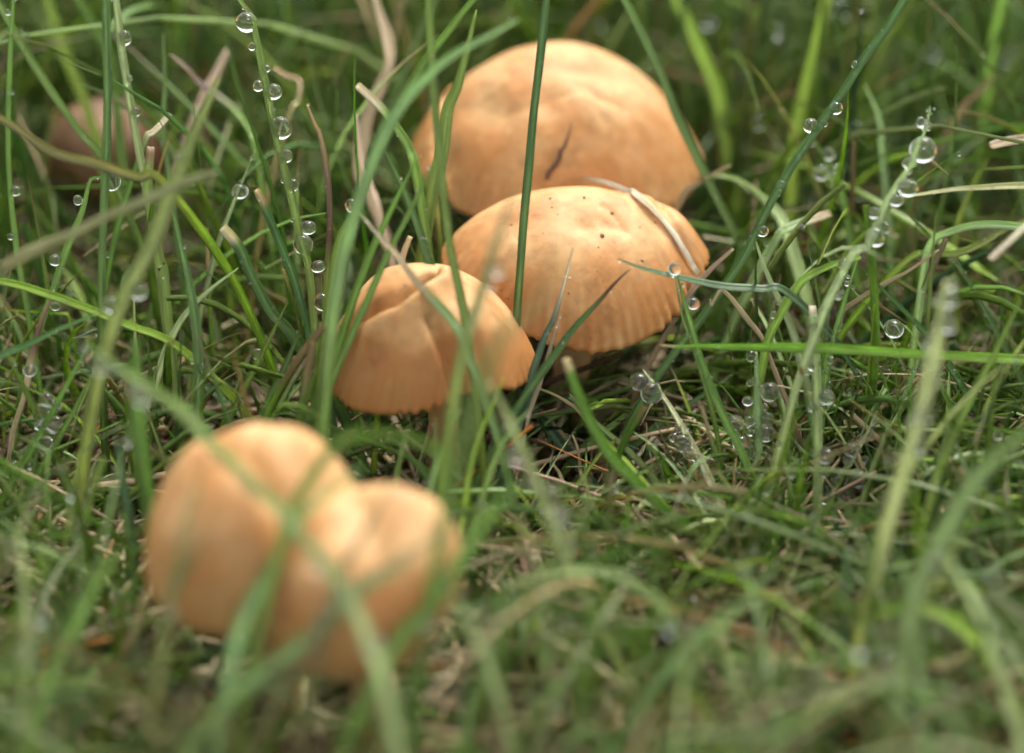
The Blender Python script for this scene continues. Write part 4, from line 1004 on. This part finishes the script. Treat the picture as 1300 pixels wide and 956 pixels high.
beads('edgeblade', 'the bright blade beside the middle mushroom', '880,385,8.5 902,482,4.5' + extra('edgeblade', 4, 2, 4, 67, 560))
beads('diag', 'the very long diagonal blade', '1086,82,5.5 1061,137,9 1029,159,10 1046,156,5 992,235,7 968,293,8')
beads('paledrops', 'the pale tapering blade at right', '1174,160,5.5 1172,190,16 1155,206,9 1153,238,14 1138,254,9 1112,300,13 1100,268,8 1128,290,8 1072,335,8' + extra('paledrops', 10, 2.5, 8, 73, 420))
beads('threedrops', 'the thin blurred blade behind', '1052,195,9 1062,217,9 1043,219,10' + extra('threedrops', 3, 4, 7, 73, 260))
beads('arch', 'the curved bright arching blade', '977,397,5.5')
beads('tinybeads', 'the green blade with tiny beads', '1076,360,3.5 1070,370,2.5 1058,430,4 1050,470,5' + extra('tinybeads', 10, 2, 5, 73, 500))
beads('widepale', 'the wide pale blurred blade at right', '1206,380,10 1204,412,10 1179,462,11 1186,484,9 1164,538,13 1168,568,9 1182,530,8' + extra('widepale', 8, 4, 9, 64, 620))
beads('upright', 'the clipped upright pale blade', '1034,432,8 1032,461,9 1007,466,10 1026,517,6 1053,503,11 1049,578,11 1046,600,6 1036,720,18' + extra('upright', 9, 3, 8, 58, 700))
beads('cluster', 'the blade with clustered drops', '952,486,4.5 949,509,7 977,497,12.5 972,517,4 951,534,8 974,532,9 931,538,13 952,549,5 973,550,12 941,562,12 952,573,8.5 980,588,10' + extra('cluster', 7, 3, 7, 56, 640))
beads('crusted', 'the little crusted pale blade', '1081,571,10 1089,607,14 1073,620,11 1077,604,6 1062,603,5 1098,583,5 1105,555,5 1110,536,5' + extra('crusted', 11, 2.5, 8, 60, 640))
beads('onebig', 'the thin blade ending in a big drop', '1135,417,12.5')
beads('twins', 'the pale blade with twin drops', '812,485,12.5 827,499,12.5 819,480,4 861,544,5 867,562,12 877,575,10 883,591,6 908,655,13' + extra('twins', 5, 3, 6, 40, 640))
beads('palefront', 'the long pale blurred blade in front', '655,578,11 677,612,9 700,632,14 720,655,12 748,766,9 762,792,10 726,694,8' + extra('palefront', 7, 3, 8, 70, 800))
beads('longgrey', 'the long grey-green blurred blade', '147,545,11 126,470,10 404,717,13 477,822,15' + extra('longgrey', 4, 4, 9, 60, 500))
beads('lowslant', 'the low slanting blade in front', '412,790,13')
beads('looped', 'the pale looped blade', '973,618,11' + extra('looped', 5, 3, 7, 47, 720))
beads('rightedge', 'the pale dewy blade at right edge', '1287,652,5.5 1288,673,7 1280,692,8 1264,713,9 1292,686,5' + extra('rightedge', 6, 3, 7, 69, 740))
# drops on the far grass, soft discs in the picture
allC = C1.reshape(-1, 3); ax_, ay_, az_ = project(allC)
far = [(915, 76, 13), (944, 100, 9), (957, 148, 8), (1079, 159, 9), (1129, 143, 6), (1288, 71, 10), (1232, 86, 10), (1281, 242, 10), (1063, 10, 10), (1196, 260, 8), (1041, 268, 8), (1213, 304, 9),
       (1127, 335, 10), (1027, 338, 9), (1250, 208, 8), (53, 20, 9), (30, 46, 7), (268, 160, 7), (255, 205, 6), (760, 20, 8), (900, 20, 8), (1000, 60, 8), (1110, 205, 9), (1124, 190, 9),
       (1110, 225, 8), (1285, 110, 8), (1180, 60, 8), (985, 40, 7), (1225, 160, 7), (1150, 100, 7)]
for (x, y, r) in far:
    m_ = (az_ > 1.5) & (az_ < 9)
    d2 = (ax_ - x) ** 2 + (ay_ - y) ** 2 + np.where(m_, 0, 1e9)
    k = int(np.argmin(d2)); q = allC[k]
    put_drop(q + np.array([.0, -.02, -.5 * r * .01]), r * 0.0125 * (D0 + az_[k]) / D0, 'out-of-focus dew drop glinting on the distant grass behind the mushrooms', 'soft dew drops on the far grass')
# and drops low in the turf round the focus
g = np.random.default_rng(21)
allU = np.concatenate([C1[:, 3:], ]).reshape(-1, 3); ux, uy, uz = project(allU)
cand = np.where((ux > 10) & (ux < 1290) & (uy > 280) & (uy < 850) & (uz > -3) & (uz < 3) & ((ux > 880) | (ux < 230) | (uy > 560)))[0]
for k in g.choice(cand, 28, replace=False):
    r = g.uniform(3, 8.5)
    put_drop(allU[k] + np.array([g.normal(0, .02), -.03, -.4 * r * .01]), r * .01, 'little dew drop caught low among the lawn blades near the soil', 'little dew drops low in the turf')

# ------------------------------------------------------------------ fine dew and crumbs
def scatter_balls(name, Q, R, mat, sub, rough, seed, flat=1.0):
    bm = bmesh.new(); bmesh.ops.create_icosphere(bm, subdivisions=sub, radius=1.0)
    tv = np.array([v.co[:] for v in bm.verts]); tf = np.array([[v.index for v in f.verts] for f in bm.faces]); bm.free()
    g = np.random.default_rng(seed); n = len(Q)
    k = 1 + rough * g.normal(0, 1, (n, len(tv), 1)); sc3 = g.uniform(.8, 1.15, (n, 1, 3)) * np.array([1, 1, flat])
    V = Q[:, None] + tv[None] * R[:, None, None] * k * sc3
    F = (np.arange(n)[:, None, None] * len(tv) + tf[None]).reshape(-1, 3)
    return link(name, mesh_from(name, V.reshape(-1, 3), F, mat))
g = np.random.default_rng(55); Q, R = [], []
for (Cc, wc, tn) in ALLH:
    x, y, z = project(Cc)
    m = int(len(Cc) * ({'p': .9, 'q': .5, 'y': .25}.get(tn, .22)))
    for _ in range(m):
        k = g.integers(0, len(Cc)); r = g.uniform(.007, .022)
        off = AX * g.uniform(-.5, .5) * wc + AU * g.normal(0, .01) - AV * (wc * .22 + r * .4)
        Q.append(Cc[k] + off); R.append(r)
flatC = np.concatenate([C1, Cf[:, :]], 0)
sel = g.integers(0, len(flatC), 2600); ks = g.integers(3, flatC.shape[1], 2600)
q = flatC[sel, ks] + g.normal(0, .02, (2600, 3)) + np.array([0, -.03, 0]); r = g.uniform(.008, .036, 2600)
q2 = []; r2 = []
for src, m, lo, hi in ((Cn, 320, .025, .075), (Cf, 130, .03, .09), (C1, 220, .025, .075)):
    fp = src[:, 2:].reshape(-1, 3); fx, fy, fz = project(fp)
    idx = np.where((fx > 0) & (fx < 1300) & (fy > 0) & (fy < 880) & ((fx > 820) | (fx < 240) | (fy > 560)))[0]
    kk = g.choice(idx, m); q2.append(fp[kk] + np.array([0, -.04, -.02])); r2.append(lo + (hi - lo) * g.random(m) ** 2)
Q = np.concatenate([np.array(Q), q] + q2); R = np.concatenate([np.array(R), r] + r2)
tag(scatter_balls('fine_dew', Q, R, M_WATER, 2, 0, 1), 'fine specks of dew misting the grass blades', kind='stuff')
n = 2600; x = g.uniform(-9, 9, n); y = g.uniform(-5, 10, n); r = g.uniform(.015, .075, n)
tag(scatter_balls('soil_crumbs', np.stack([x, y, ground_z(x, y) + r * .4], -1), r, M_SOIL, 1, .16, 2, .8), 'dark crumbs of soil between the grass roots', kind='stuff')
